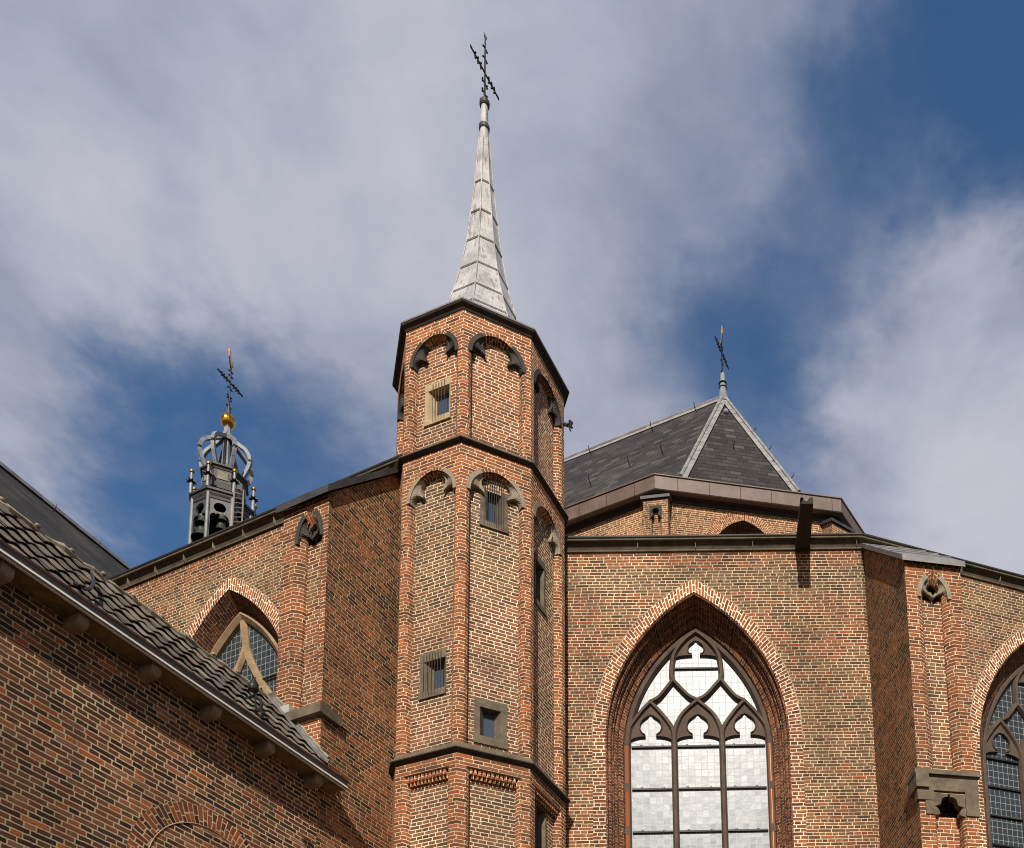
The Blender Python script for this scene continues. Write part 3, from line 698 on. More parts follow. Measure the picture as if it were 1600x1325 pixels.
# symmetrise about the window axis
hx = (uMR-uML)/2; uML, uMR = cM-hx, cM+hx
hw = aM-oS-.06; uF0, uF1 = cM-hw, cM+hw
zA1 = LM(200, 497)[1]; zA = LM(460, 487)[1]; zV = LM(325, 372)[1]; zTop = zsM+math.sqrt((RM-oS-.05)**2-(RM-aM)**2)
bars_ = []
def sym(pts): return pts, [(2*cM-u, z) for u, z in pts]
for x in (uML, uMR):
    a = MB(); bar2d(a, MFr, [(x, ZS0), (x, zSp)], .055, .125, Wc, WD+.016); a.build('mullion', 'tracery', wino)
half = [  # left half centre lines
    bez((uML, zSp), (uML+.03*1, zSp+(zA-zSp)*.33), (uML+(cM-uML)*.38, zSp+(zA-zSp)*.68), (cM, zA)),
    bez((uML, zSp), (uML-.035, zSp+(zA1-zSp)*.33), (uML-(uML-uF0)*.26, zSp+(zA1-zSp)*.70), ((uML+uF0)/2, zA1)),
    bez((uF0, zSp), (uF0+.035, zSp+(zA1-zSp)*.33), (uF0+(uML-uF0)*.26, zSp+(zA1-zSp)*.70), ((uML+uF0)/2, zA1)),
    bez(((uML+uF0)/2, zA1), ((uML+uF0)/2+.17, zA1+.10), (uML-.06, zV-.08), (uML-.005, zV)),
    bez((cM, zA), (cM-.17, zA+.10), (uML+.08, zV-.10), (uML-.005, zV)),
    bez((uML-.005, zV), (uML-.02, zV+.16), (uML+.03, zV+(zTop-zV)*.52), (uML+(cM-uML)*.52, zV+(zTop-zV)*.82), (cM, zTop)),
]
dw = 0
for h_ in half:
    for pts in sym(h_):
        a = MB(); dw += .0023; bar2d(a, MFr, pts, .05, .11, Wc, WD+.004+dw*.4); a.build('tracery_bar', 'tracery', wino)
def foil(parent, fr, c, right, zb, cz, r, tipz, mat, w0, w1, dU=0, dZ=0):
    "two cusps in a pointed light; right = centre line of the right-hand bar as (u,z), lowest point first"
    pts = [(u-c, z) for u, z in right if z >= zb]
    for s, dw_ in ((-1, 0), (1, .0025)):
        wb_ = pts[0][0]-.02
        inn = [(r*math.cos(R_(91-k*10.4)), cz+r*(1+.28*(max(0, 91-k*10.4-50)/41)**2)*math.sin(R_(91-k*10.4))) for k in range(14)]
        t = (r*.50, tipz+.02); t2 = (r*.50, tipz-.015)
        low = []
        for k in range(1, 7):
            an = R_(90-k*15); low.append((t2[0]+(wb_-t2[0])*math.cos(an), zb+(t2[1]-zb)*math.sin(an)))
        poly = pts+inn+[t, t2]+low
        a = MB(); prism(a, fr, [(c+s*u+dU, z+dZ) for u, z in poly], w0, w1+dw_)
        bar2d(a, fr, [(c+s*(u+.012)+dU, z+dZ) for u, z in inn[1:]+[t]], .012, .034, w1-.03, w1+.026+dw_)
        bar2d(a, fr, [(c+s*u+dU, z+dZ) for u, z in [t2]+low], .012, .034, w1-.03, w1+.022+dw_)
        a.build('cusp', mat, parent)
lh = (uMR-uML)/2
rC = [(2*cM-u, z) for u, z in half[0]]; rL = half[1]; cL = (uML+uF0)/2
rR = [(2*cM-u, z) for u, z in half[2]]; rV = [(2*cM-u, z) for u, z in half[5]]
def foils(par, fr, wd, dU=0, dZ=0):
    for c_, rt in ((cM, rC), (cL, rL), (2*cM-cL, rR)):
        foil(par, fr, c_, rt, zSp+.0, zSp+.335, .202, zSp+.145, 'tracery', wd-.10, wd-.05, dU, dZ)
    foil(par, fr, cM, rV, zTop-.56, zTop-.36, .15, zTop-.475, 'tracery', wd-.10, wd-.05, dU, dZ)
foils(wino, MFr, WD)
gl = MB(); gp = arch(cM, zsM, aM, RM, ZS0, oS+.06, 20); panel(gl, MFr, gp, (), WD-.085); gl.build('window_glass', 'glass', wino)
for y in (742, 982, 1225, 1468, 1710):
    z = LM(460, y)[1]; edges = [uF0+.04, uML, uMR, uF1-.04]
    for e0, e1 in zip(edges, edges[1:]):
        a = MB(); box(a, MFr, e0+.03, e1-.03, z-.016, z+.016, WD-.075, WD-.045); a.build('saddle_bar', 'iron', wino)
        for f_ in (.26, .74):
            a = MB(); cc = MFr.p(e0+(e1-e0)*f_, z+.008, WD-.04)
            tube(a, [cc+MFr.d*(.02*math.cos(t))+Vector((0, 0, .02*math.sin(t))) for t in [i*math.pi/5 for i in range(6)]], .006, 5); a.build('bar_clip', 'gold', wino)
z = LM(460, 300)[1]; a = MB(); box(a, MFr, cM-.43, cM+.43, z-.015, z+.015, WD-.075, WD-.045); a.build('saddle_bar', 'iron', wino)
for y in (982, 1225, 1468):                          # dark bonding stones in the brick jambs
    for s in (-1, 1):
        z = LM(460, y)[1]; uu = cM+s*(aM-oS+.005); a = MB(); box(a, MFr, min(uu, uu-s*.085), max(uu, uu-s*.085), z-.08, z+.08, WD-.05, WD+.024); a.build('bonding_stone', 'tracery', wino)
a = MB(); sweep(a, MFr, lambda o: [(cM-(aM-oS)+o, ZS0), (cM-(aM-oS)+o, zSp-.10)], [(0, WD+.01), (.02, WD+.022), (.07, WD+.022), (.09, WD+.006)])
sweep(a, MFr, lambda o: [(cM+(aM-oS)-o, zSp-.10), (cM+(aM-oS)-o, ZS0)], [(0, WD+.01), (.02, WD+.022), (.07, WD+.022), (.09, WD+.006)])
a.build('brick_lining', 'orange', wino)
# right bay with its window
RL = 9.0
def win_px(fr, xl, yl, zref=None): return fr.loc(xl, yl)
rl, rz0 = RFr.loc(1530, 1160); 
rap, rapz = RFr.loc(1596, 985)
aR_ = aM; cRw = rl+aR_
zsR = zsM+.02; RRr = RM*1.0
rwall = MB()
window_bay(amb, rwall, RFr, cRw, zsR, aR_, RRr, ZS0, [(0, ZG), (RL, ZG), (RL, ZC-.1), (0, ZC-.1)], 'main',
           [(0, 0), (.03, -.02), (.035, -.14), (oS-.06, -.30), (oS, -.36)], -.36, 'tracery', 'glassdark')
rwall.build('wall', 'aisle', amb)
WR = -.36
win = MB(); sweep(win, RFr, lambda o: arch(cRw, zsR, aR_, RRr, ZS0, oS+o, 20), [(0, WR-.02), (0, WR+.012), (.02, WR+.02), (.075, WR+.012), (.115, WR-.06), (.12, WR-.13)])
wr = win.build('window_tracery', 'tracery', amb)
gl = MB(); panel(gl, RFr, arch(cRw, zsR, aR_, RRr, ZS0, oS+.06, 20), (), WR-.085); gl.build('window_glass', 'glassdark', wr)
dU = cRw-cM; dZ = zsR-zsM
dw = 0
for h_ in half:
    for pts in sym(h_):
        a = MB(); dw += .0023; bar2d(a, RFr, [(u+dU, z+dZ) for u, z in pts], .05, .11, WR-.11, WR+.004+dw*.4); a.build('tracery_bar', 'tracery', wr)
for x in (uML, uMR):
    a = MB(); bar2d(a, RFr, [(x+dU, ZS0), (x+dU, zSp+dZ)], .055, .125, WR-.11, WR+.016); a.build('mullion', 'tracery', wr)
foils(wr, RFr, WR, dU, dZ)
for k in range(4):
    z = zSp+dZ-.02-.62*k; edges = [uF0+.04, uML, uMR, uF1-.04]
    for e0, e1 in zip(edges, edges[1:]):
        a = MB(); box(a, RFr, e0+.03+dU, e1-.03+dU, z-.016, z+.016, WR-.075, WR-.045); a.build('saddle_bar', 'iron', wr)
# cornice along both bays
co_ = MB(); cpts = [MFr.p(0, 0), CR, RFr.p(RL, 0)]
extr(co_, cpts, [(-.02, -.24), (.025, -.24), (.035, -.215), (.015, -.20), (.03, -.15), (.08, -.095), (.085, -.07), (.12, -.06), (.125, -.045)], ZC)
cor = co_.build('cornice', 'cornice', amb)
co_ = MB(); extr(co_, cpts, [(.0, -.047), (.135, -.047), (.15, -.03), (.15, .0), (.12, .012), (-.3, .03)], ZC); co_.build('roof_edge', 'black', cor)
for o_, z_ in ((.128, -.062), (.036, -.228)):
    a = MB(); extr(a, cpts, [(.0, -.014), (o_, -.014), (o_+.006, .0), (o_, .014), (0, .014)], ZC+z_); a.build('cornice_fillet', 'sill', cor)
for fr, us in ((MFr, (2.6, 3.7, 4.8, 5.9, 6.8)), (RFr, (.5, 1.35, 2.2, 3.1, 4.0))):
    for u in us:
        a = MB(); box(a, fr, u-.004, u+.004, ZC-.215, ZC-.05, .02, .084); a.build('mortar_joint', 'mortar', cor)
# ambulatory roof, low pitched
rf = MB(); q = [MFr.p(0, ZC+.01, .1), MFr.p(uJ, ZC+.01, .1), RFr.p(RL, ZC+.01, .1)]
bk = [p + Vector((0, 6, 2.2)) for p in q]
for i in range(2): rf.face([q[i], q[i+1], bk[i+1], bk[i]], [(i*6, 0), (i*6+6, 0), (i*6+6, 6.4), (i*6, 6.4)])
rf.build('roof', 'slate', amb)
# gargoyle spout
gu, gz = MFr.loc(1254, 862)
ga = MB(); n_ = 10
def spout(mb):
    W2 = .135; Lg = 1.10
    prof = [(-W2, 0), (W2, 0), (W2, .135)]+[(.07*math.cos(R_(k*18)), .135-.085*math.sin(R_(k*18))) for k in range(11)]+[(-W2, .135)]
    for w0, w1, s0, s1 in ((-.1, .12, 1.15, 1.05), (.12, Lg, 1.0, .86)):
        A = [MFr.p(gu+x*s0, gz+z*s0*1.1, w0) for x, z in prof]; B = [MFr.p(gu+x*s1, gz+z*s1*1.1, w1) for x, z in prof]
        for k in range(len(prof)):
            j = (k+1) % len(prof); mb.face([A[k], A[j], B[j], B[k]])
        for R3 in (A, B):
            mb.face([R3[0], R3[1], R3[2], R3[3], R3[8]]); 
            c = [R3[0]]+R3[8:14]; mb.face(c)
            mb.face([R3[3]]+R3[3:9]) if False else mb.face([R3[3], R3[4], R3[5], R3[6], R3[7], R3[8]])
spout(ga); ga.build('water_spout', 'string', amb)
# ------------------------------------------------------------------ buttresses
def buttress(parent, fr, Wd, depth, ztop, zwall, c, a, R, zs, zsc, mat, smat, capmat, ledge, stone, lower=None, lead_h=.10, side='side', fullcap=.06, smat_r=None):
    wl = MB(); p = arch(c, zs, a, R, ledge, 0, 8, zsc)
    panel(wl, fr, [(0, ledge)]+p+[(Wd, ledge), (Wd, ztop), (0, ztop)])
    panel(wl, fr, [(0, ZG), (Wd, ZG), (Wd, ledge), (0, ledge)] if lower is None else [(0, ZG), (lower[0], ZG), (lower[0], lower[2]), (lower[1], lower[2]), (lower[1], ZG), (Wd, ZG), (Wd, ledge), (0, ledge)])
    wo = wl.build('buttress', 'pier', parent)
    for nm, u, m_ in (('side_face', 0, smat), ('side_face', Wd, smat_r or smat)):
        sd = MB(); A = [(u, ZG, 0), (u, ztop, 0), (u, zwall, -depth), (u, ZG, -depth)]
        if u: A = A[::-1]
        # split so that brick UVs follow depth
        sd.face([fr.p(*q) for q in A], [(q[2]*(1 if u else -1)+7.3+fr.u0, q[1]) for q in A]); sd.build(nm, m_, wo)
    rv = MB(); sweep(rv, fr, lambda o: arch(c, zs, a, R, ledge, o, 8, zsc), [(0, 0), (.055, -.045), (.07, -.05), (.12, -.11), (.125, -.16)]); rv.build('moulded_jamb', 'pier', wo)
    bp = MB(); panel(bp, fr, [(c-a+.02, ledge), (c+a-.02, ledge), (c+a-.02, zs+.06), (c-a+.02, zs+.06)], (), -.158); bp.build('recessed_panel', mat, wo)
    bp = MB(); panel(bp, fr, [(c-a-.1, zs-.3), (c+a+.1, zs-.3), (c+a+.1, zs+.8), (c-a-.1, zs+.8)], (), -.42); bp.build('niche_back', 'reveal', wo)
    cusp_pieces(wo, fr, c, zs, a, R, -.150, stone, 66, zsc)
    cp = MB(); e = fullcap; t = lead_h
    sl = (zwall-ztop)/depth
    q = [(-e, ztop-e*sl*1.0, e*1.4), (Wd+e, ztop-e*sl, e*1.4), (Wd+e, zwall+.02, -depth), (-e, zwall+.02, -depth)]
    lo = [fr.p(*k) for k in q]; hi = [fr.p(k[0], k[1]+t, k[2]) for k in q]
    cp.face([hi[0], hi[1], hi[2], hi[3]]); cp.face(lo[::-1])
    for i in range(4): j = (i+1) % 4; cp.face([lo[i], lo[j], hi[j], hi[i]])
    cpo = cp.build('weathering_cap', capmat, wo)
    for k in range(1, 4):
        f_ = k/4; a_ = MB(); A = hi[0].lerp(hi[3], f_)+Vector((0, 0, .006)); B = hi[1].lerp(hi[2], f_)+Vector((0, 0, .006))
        tube(a_, [A, B], .016, 6); a_.build('lead_seam', capmat, cpo)
    return wo
# right-hand buttress at the bend of the ambulatory
BFp = CR + Vector((.06, 0, 0)); bn = Vector((math.sin(R_(10.5)), -math.cos(R_(10.5)), 0))
BR_ = Fr(BFp+bn*2.02, 10.5)
bw_ = buttress(amb, BR_, 1.0, 2.05, 12.66, 14.70, .50, .30, .40, 12.02, 1.30, 'main', 'side', 'leadslope', 8.72, 'greystone', (.25, .79, 8.44))
bw_['label'] = 'deep buttress with lead cap at the right of the large window'
lg = MB(); fr = BR_
for q in ((-.07, 1.06, 8.74, 8.82, -.3, .07), (-.03, 1.03, 8.60, 8.74, -.3, .02)): box(lg, fr, *q)
box(lg, fr, -.035, .25, 8.30, 8.60, -.1, .03); box(lg, fr, .10, .25, 8.06, 8.30, -.1, .022); box(lg, fr, .79, 1.02, 8.06, 8.60, -.1, .026); box(lg, fr, .25, .79, 8.47, 8.60, -.1, .034)
box(lg, fr, -.06, .16, 8.50, 8.74, -.3, .075)
lg.build('stone_ledge', 'sill', bw_)
for s in (-1, 1):
    for zc, sg in ((8.42, -1), (8.06, 1)):
        a = MB(); cx = .515
        pts = [(cx+s*.265, zc+.04 if sg < 0 else zc-.05)]+[(cx+s*(.265-.22*math.sin(R_(k*15))), zc+sg*(.0+.20*(1-math.cos(R_(k*15)))) ) for k in range(7)]
        pts = [(cx+s*.27, 8.44), (cx+s*.02, 8.44), (cx+s*.02, 8.38)]+[(cx+s*(.02+.11*math.sin(R_(k*18))), 8.33+.06*math.cos(R_(k*18))) for k in range(6)]+[(cx+s*.15, 8.25)]+[(cx+s*(.27-.10*math.cos(R_(k*18))), 8.08+.13*math.sin(R_(k*18))) for k in range(5, -1, -1)]+[(cx+s*.27, 8.05)]
        if zc > 8.2: prism(a, fr, pts, -.14, .0); a.build('tracery_stone', 'sill', bw_)
vv = MB(); panel(vv, fr, [(.2, ZG), (.84, ZG), (.84, 8.14), (.2, 8.14)], (), -.2); panel(vv, fr, [(.2, 8.0), (.84, 8.0), (.84, 8.6), (.2, 8.6)], (), -.5); sweep(vv, fr, lambda o: [(.25+o, ZG), (.25+o, 8.44), (.79-o, 8.44), (.79-o, ZG)], [(0, 0), (.04, -.05), (.05, -.2)])
vv.build('recessed_panel', 'orange', bw_)
# ------------------------------------------------------------------ aisle on the left (wall, window, buttress)
AXZ = -20.5
LF = Fr((-5.6456, 15.1093), AXZ)
ZL = 15.49
ais = thing('church_aisle', 'brick aisle wall with one pointed window between the turret and the tiled annex roof', 'church', (-8, 16, ZG))
uA, zA_ = LF.loc(357.5, 921)
w_ = -.2
for i in range(60):
    if LF.loc(380, 969, w_)[0] < uA: break
    w_ -= .02
WL_ = max(-1.1, w_)
aLw = aM; RLw = RM; zsL = zA_-math.sqrt(RLw*RLw-(RLw-aLw)**2)
aw = MB()
oL = .22
window_bay(ais, aw, LF, uA, zsL, aLw, RLw, 6.0, [(-14, ZG), (.6, ZG), (.6, ZL-.1), (-14, ZL-.1)], 'aisle', [(0, 0), (.02, -.03), (oL, WL_)], WL_, 'tracery2', 'glassdark')
aw.build('wall', 'aisle', ais)
fm = MB(); sweep(fm, LF, lambda o: arch(uA, zsL, aLw, RLw, 6.0, oL+o, 20), [(-.02, WL_), (0, WL_+.08), (.05, WL_+.10), (.12, WL_+.03), (.14, WL_-.08)])
wl = fm.build('window_tracery', 'tracery2', ais)
gl = MB(); panel(gl, LF, arch(uA, zsL, aLw, RLw, 6.0, oL+.05, 20), (), WL_-.04); gl.build('window_glass', 'glassdark', wl)
LL = lambda x, y: LF.loc(x, y, WL_)
k1 = LL(384, 1012)
for i, pts in enumerate(([(380, 972), (382, 992), (384, 1012)], [(384, 1012), (377, 1034), (367, 1058), (357, 1088), (350, 1130)], [(384, 1012), (392, 1036), (403, 1058), (418, 1082), (443, 1106), (470, 1122)])):
    a = MB(); bar2d(a, LF, bez(*[LL(*q) for q in pts]), .07, .15, WL_-.06, WL_+.05+.004*i); a.build('tracery_bar', 'tracery2', wl)
for (x, y) in ((404, 1064), (380, 1120)):
    z = LL(x, y)[1]; a = MB(); tube(a, [LF.p(uA-1.2, z, WL_-.0), LF.p(uA+1.25, z, WL_-.0)], .02, 6); a.build('saddle_bar', 'iron', wl)
fsh = MB(); u_, z_ = LL(425, 1100); box(fsh, LF, u_-.1, u_+.7, z_-.5, z_-.04, WL_, WL_+.3); fsh.build('window_sill', 'sill', wl)
# aisle cornice
cpts = [LF.p(-14, 0), LF.p(.35, 0)]
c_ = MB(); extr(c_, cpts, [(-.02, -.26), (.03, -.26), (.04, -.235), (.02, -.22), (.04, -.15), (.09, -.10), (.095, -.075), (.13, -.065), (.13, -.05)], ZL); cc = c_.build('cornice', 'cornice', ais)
c_ = MB(); extr(c_, cpts, [(0, -.05), (.14, -.05), (.155, -.03), (.155, 0), (.12, .015), (-.3, .04)], ZL); c_.build('roof_edge', 'black', cc)
for o_, z_ in ((.137, -.066), (.04, -.245)):
    a = MB(); extr(a, cpts, [(.0, -.014), (o_, -.014), (o_+.006, .0), (o_, .014), (0, .014)], ZL+z_); a.build('cornice_fillet', 'sill', cc)
for k in range(12):
    a = MB(); u = -9.4+k*.78; box(a, LF, u-.004, u+.004, ZL-.235, ZL-.055, .02, .094); a.build('mortar_joint', 'mortar', cc)
rf = MB(); q = [LF.p(-14, ZL+.02, .1), LF.p(.3, ZL+.02, .1)]; bk = [p-LF.n*5+Vector((0, 0, 2.0)) for p in q]
rf.face([q[0], q[1], bk[1], bk[0]], [(0, 0), (14, 0), (14, 5.4), (0, 5.4)]); rf.build('roof', 'slate', ais)
# left buttress: front stands 1.68 m out
sa = Fr((-5.8252, 15.1746), 70)
bnL = LF.n; base = Vector((-5.8252, 15.1746, 0))
wb = .95
pA = base + sa.d*(-1.68); LB = Fr(pA-LF.d*wb, AXZ)
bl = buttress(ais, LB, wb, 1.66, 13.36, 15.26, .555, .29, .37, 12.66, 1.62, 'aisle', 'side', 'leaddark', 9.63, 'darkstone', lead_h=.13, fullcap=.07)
bl['label'] = 'deep buttress beside the turret with a dark sloping cap'
lg = MB(); box(lg, LB, .30, wb+.07, 9.47, 9.63, -.35, .09); lg.build('stone_ledge', 'sill', bl)
lg = MB(); box(lg, LB, .02, .34, 9.66, 9.80, -.1, .05); lg.build('lead_flashing', 'leadpale', bl)
# ------------------------------------------------------------------ brick annex in front (bottom left)
AF = Fr(pA + sa.d*(-14), 70); AF.u0 = 3.0     # u = 14 at the buttress arris
UE = 14.0
gOv = .30
gu0, gz0 = AF.loc(0, 862, gOv); gu1, gz1 = AF.loc(540.8, 1236, gOv)
ZGUT = (gz0+gz1)/2
UEND = gu1
ann = thing('brick_annex', 'low dark brick annex with a grey pantile roof at the bottom left', 'building', (pA.x, pA.y, ZG))
aw = MB()
ac_u, ac_z = AF.loc(294, 1302)
q3 = [AF.loc(*q) for q in ((231, 1326), (304, 1286), (367, 1324))]
(x1, y1), (x2, y2), (x3, y3) = q3
dd_ = 2*(x1*(y2-y3)+x2*(y3-y1)+x3*(y1-y2))
acu = ((x1**2+y1**2)*(y2-y3)+(x2**2+y2**2)*(y3-y1)+(x3**2+y3**2)*(y1-y2))/dd_
zsA = ((x1**2+y1**2)*(x3-x2)+(x2**2+y2**2)*(x1-x3)+(x3**2+y3**2)*(x2-x1))/dd_
aA = math.hypot(x1-acu, y1-zsA)
def seg(c, zs, a, n=16): return [(c+a*math.cos(math.pi-math.pi*i/n), zs+a*math.sin(math.pi*i/n)) for i in range(n+1)]
panel(aw, AF, [(-6, ZG), (UE, ZG), (UE, ZGUT+.12), (-6, ZGUT+.12)])
awo = aw.build('wall', 'annex', ann)
a = MB(); tube(a, [AF.p(u, z, .003) for u, z in seg(acu, zsA, aA-.006, 40)], .0075, 5); a.build('arch_joint', 'limejoint', ann)
a = MB()
def segp(o): return seg(acu, zsA, aA-o, 26)
band(a, AF, segp, -.25, 0, .006); a.build('relieving_arch', brick_mat('brick_arch_annex', DARKR[3:]+[(1, BR(160, 84, 40))] if False else [(0, BR(50, 34, 26)), (.3, BR(96, 54, 36)), (.6, BR(150, 78, 38)), (1, BR(120, 66, 44))], srgb(224, 196, 158), None, seed=11, mw=.018, h=.078, bump=1.0, bd=.03, lime=.1, val=1.2), ann)
# gutter, soffit, rafter ends
def eave_strip(nm, mat, prof, par, u0=-6, u1=None):
    a = MB(); extr(a, [AF.p(u0, 0), AF.p(u1 if u1 else UEND, 0)], prof, ZGUT); return a.build(nm, mat, par)
sf = eave_strip('soffit_board', 'soffit', [(0, .10), (0, .0), (gOv-.02, .0), (gOv-.02, .10)], ann)
gt = eave_strip('gutter', 'trim', [(gOv-.02, -.015), (gOv+.012, -.015), (gOv+.012, .0), (gOv+.008, .004), (gOv+.040, .008), (gOv+.012, .064)], ann)
eave_strip('gutter_shadow_line', 'iron', [(gOv+.006, -.0), (gOv+.016, .001), (gOv+.02, .007), (gOv+.0, .009)], gt)
eave_strip('gutter_upper', 'trimdark', [(gOv+.012, .064), (gOv+.036, .096), (gOv+.0, .098)], gt)
eave_strip('drip_edge', 'rust', [(gOv+.02, .096), (gOv+.05, .098), (gOv+.05, .130), (gOv-.05, .135)], gt)
eave_strip('fillet', 'rust', [(gOv-.03, -.018), (gOv-.018, -.018), (gOv-.018, .0)], sf)
for (x, y) in ((5, 888), (122, 976), (237, 1053), (332, 1118), (417, 1174), (493, 1227)):
    u = AF.loc(x, y, .16)[0]; a = MB(); w2 = .065
    pr = [(-.05, .0), (-.05, -.15)]+[(gOv*.56+.075*math.sin(R_(k*15)), -.075-.075*math.cos(R_(k*15))) for k in range(0, 7)]+[(gOv*.56+.075, .0)]
    A = [AF.p(u-w2, ZGUT+z, w) for w, z in pr]; B = [AF.p(u+w2, ZGUT+z, w) for w, z in pr]
    for k in range(len(pr)):
        j = (k+1) % len(pr); a.face([A[k], A[j], B[j], B[k]])
    a.face(A); a.face(B[::-1]); a.build('rafter_end', 'corbel', ann)
# pantile roof: rows of S-shaped tiles
RPI = R_(50)
RUP = -AF.n*math.cos(RPI)+Vector((0, 0, math.sin(RPI))); RNN = AF.n*math.sin(RPI)+Vector((0, 0, math.cos(RPI)))
def roof_pt(u, s, h): # s up the slope from the gutter, h off the plane
    return AF.p(u, ZGUT+.13, gOv+.0) + RUP*s + RNN*(h-.045)
def roof_px(x, y, h=0):
    o = roof_pt(0, 0, h+.03); nn = RNN; r = ray(x, y); t = o.dot(nn)/r.dot(nn); return r*t
SLOPE = 2.05
tl = MB(); GA, TW = .342, .225
nr = int(SLOPE/GA)+1; nc = int(20/TW)
wave = [(.0, .000), (.10, .010), (.22, .023), (.34, .027), (.46, .021), (.58, .009), (.72, .001), (.86, -.003), (1.0, .0)]
rng = random.Random(3)
for r in range(nr):
    s0 = r*GA; s1 = min(s0+GA+.06, SLOPE+.02)
    for c in range(nc):
        u0 = UE-.03-(c+1)*TW
        j = rng.uniform(-.018, .018); hj = rng.uniform(-.008, .012); sk = rng.uniform(-.012, .012)
        for (a, ha), (b, hb) in zip(wave, wave[1:]):
            lo = lambda x, h, s, o: roof_pt(u0+x*TW*1.0, s, h+o)
            A = roof_pt(u0+a*TW, s0+j+sk*a, ha+.046+hj); B = roof_pt(u0+b*TW, s0+j+sk*b, hb+.046+hj)
            C = roof_pt(u0+b*TW, s1, hb+.010); D = roof_pt(u0+a*TW, s1, ha+.010)
            tl.face([A, B, C, D], [(c+.5, r+.5)]*4, True)
            A2 = roof_pt(u0+a*TW, s0+j+.004, ha+.032+hj); B2 = roof_pt(u0+b*TW, s0+j+.004, hb+.032+hj)
            tl.face([A2, B2, B, A], [(c+.5, r+.5)]*4)
            tl.face([A2, roof_pt(u0+a*TW, s1, ha-.004), roof_pt(u0+b*TW, s1, hb-.004), B2])
rfo = tl.build('pantile_roof', 'tile', ann)
bk = MB(); O = lambda u, s, h: roof_pt(u, s, h)
bk.face([O(-6, 0, -.01), O(UE-.02, 0, -.01), O(UE-.02, SLOPE, -.01), O(-6, SLOPE, -.01)])
rb = [O(-6, SLOPE, 0), O(UE-.02, SLOPE, 0)]; bk.face([rb[0], rb[1], rb[1]-AF.n*1.3-Vector((0, 0, 1.5)), rb[0]-AF.n*1.3-Vector((0, 0, 1.5))])
bk.build('roof_deck', 'rust', ann)
rd = MB(); n_ = 150; pts = []; rr = []
for i in range(n_+1):
    u = -6+(UE+5.9)*i/n_; pts.append(O(u, SLOPE+.01+rng.uniform(-.012, .012), .03+rng.uniform(-.012, .012))); rr.append(.042+rng.uniform(-.015, .018)+(.02 if i % 9 == 0 else 0))
tube(rd, pts, rr, 7, True, False); rd.build('ridge_mortar', 'mortar', ann)
for i in range(24):
    a = MB(); u = 4.1+i*.42; ball(a, O(u, SLOPE+.03, .085), .035, 6, .8); a.build('ridge_clip', 'mortar', ann)
# lead flashing against the buttress
fl = MB()
A = [O(UE-.02, .28, .08), O(UE-.14, .28, .085), O(UE-.15, SLOPE, .085), O(UE-.02, SLOPE, .08)]; fl.face(A); 
A2 = [O(UE-.015, .24, .07), O(UE-.015, SLOPE, .07), O(UE-.015, SLOPE, .12), O(UE-.015, .24, .12)]; fl.face(A2)
B = [p-Vector((0, 0, .03)) for p in A]
for i in range(4): j = (i+1) % 4; fl.face([A[i], A[j], B[j], B[i]])
fl.build('lead_flashing', 'leadslope', ann)
mo = MB(); tube(mo, [O(UE+.0, .3+i*.1,   .125+rng.uniform(-.01, .015)) for i in range(int((SLOPE-.3)/.1)+1)], .024, 6, True, False); mo.build('flashing_mortar', 'mortar', ann)
# things on the annex roof
cb = MB(); tube(cb, [roof_px(x, y, h) for x, y, h in ((143, 896, .10), (146.5, 906, .12), (145, 914, .12), (139.5, 920.5, .11), (132, 920.5, .1), (124, 916, .09), (117, 911, .07))], .02, 8)
o = cb.build('roof_cable', 'rubber', None, roof_px(140, 915, .1)); o['label'] = 'thick black cable curling over the grey pantiles near the gutter'; o['category'] = 'cable'
cb = MB(); tube(cb, [roof_px(x, y, h) for x, y, h in ((381, 1091, .06), (390, 1090, .1), (397, 1087, .2), (400, 1081, .28), (401, 1074, .34))], .02, 8)
tube(cb, [roof_px(x, y, h) for x, y, h in ((401, 1090, .1), (407, 1094, .15), (409, 1102, .12), (406, 1109, .08), (399, 1111, .06))], .022, 8)
o = cb.build('roof_cable', 'rubber', None, roof_px(400, 1100, .1)); o['label'] = 'black looped cable at the upper end of the pantile roof below the floodlight'; o['category'] = 'cable'
P = roof_px(396, 1070, .40)
fl_ = thing('floodlight', 'small dark hooded floodlight in front of the left pointed window', 'floodlight', tuple(P))
a = MB(); lathe(a, P, [(.012, .075), (.03, .06), (.05, .0), (.066, -.02), (.069, -.055), (.063, -.08), (.0, -.075)], 14, 0, True); a.build('hood', 'iron', fl_)
a = MB(); lathe(a, P, [(.0, -.07), (.06, -.079)], 14); a.build('lens', 'pane', fl_)
a = MB(); tube(a, [P+Vector((0, 0, .06)), P+Vector((.01, .02, .12))], .008, 6); a.build('stem', 'iron', fl_)
a = MB(); tube(a, [P+Vector((.02, .02, -.07)), P+Vector((.03, .03, -.36))], .011, 6); a.build('bracket', 'iron', fl_)
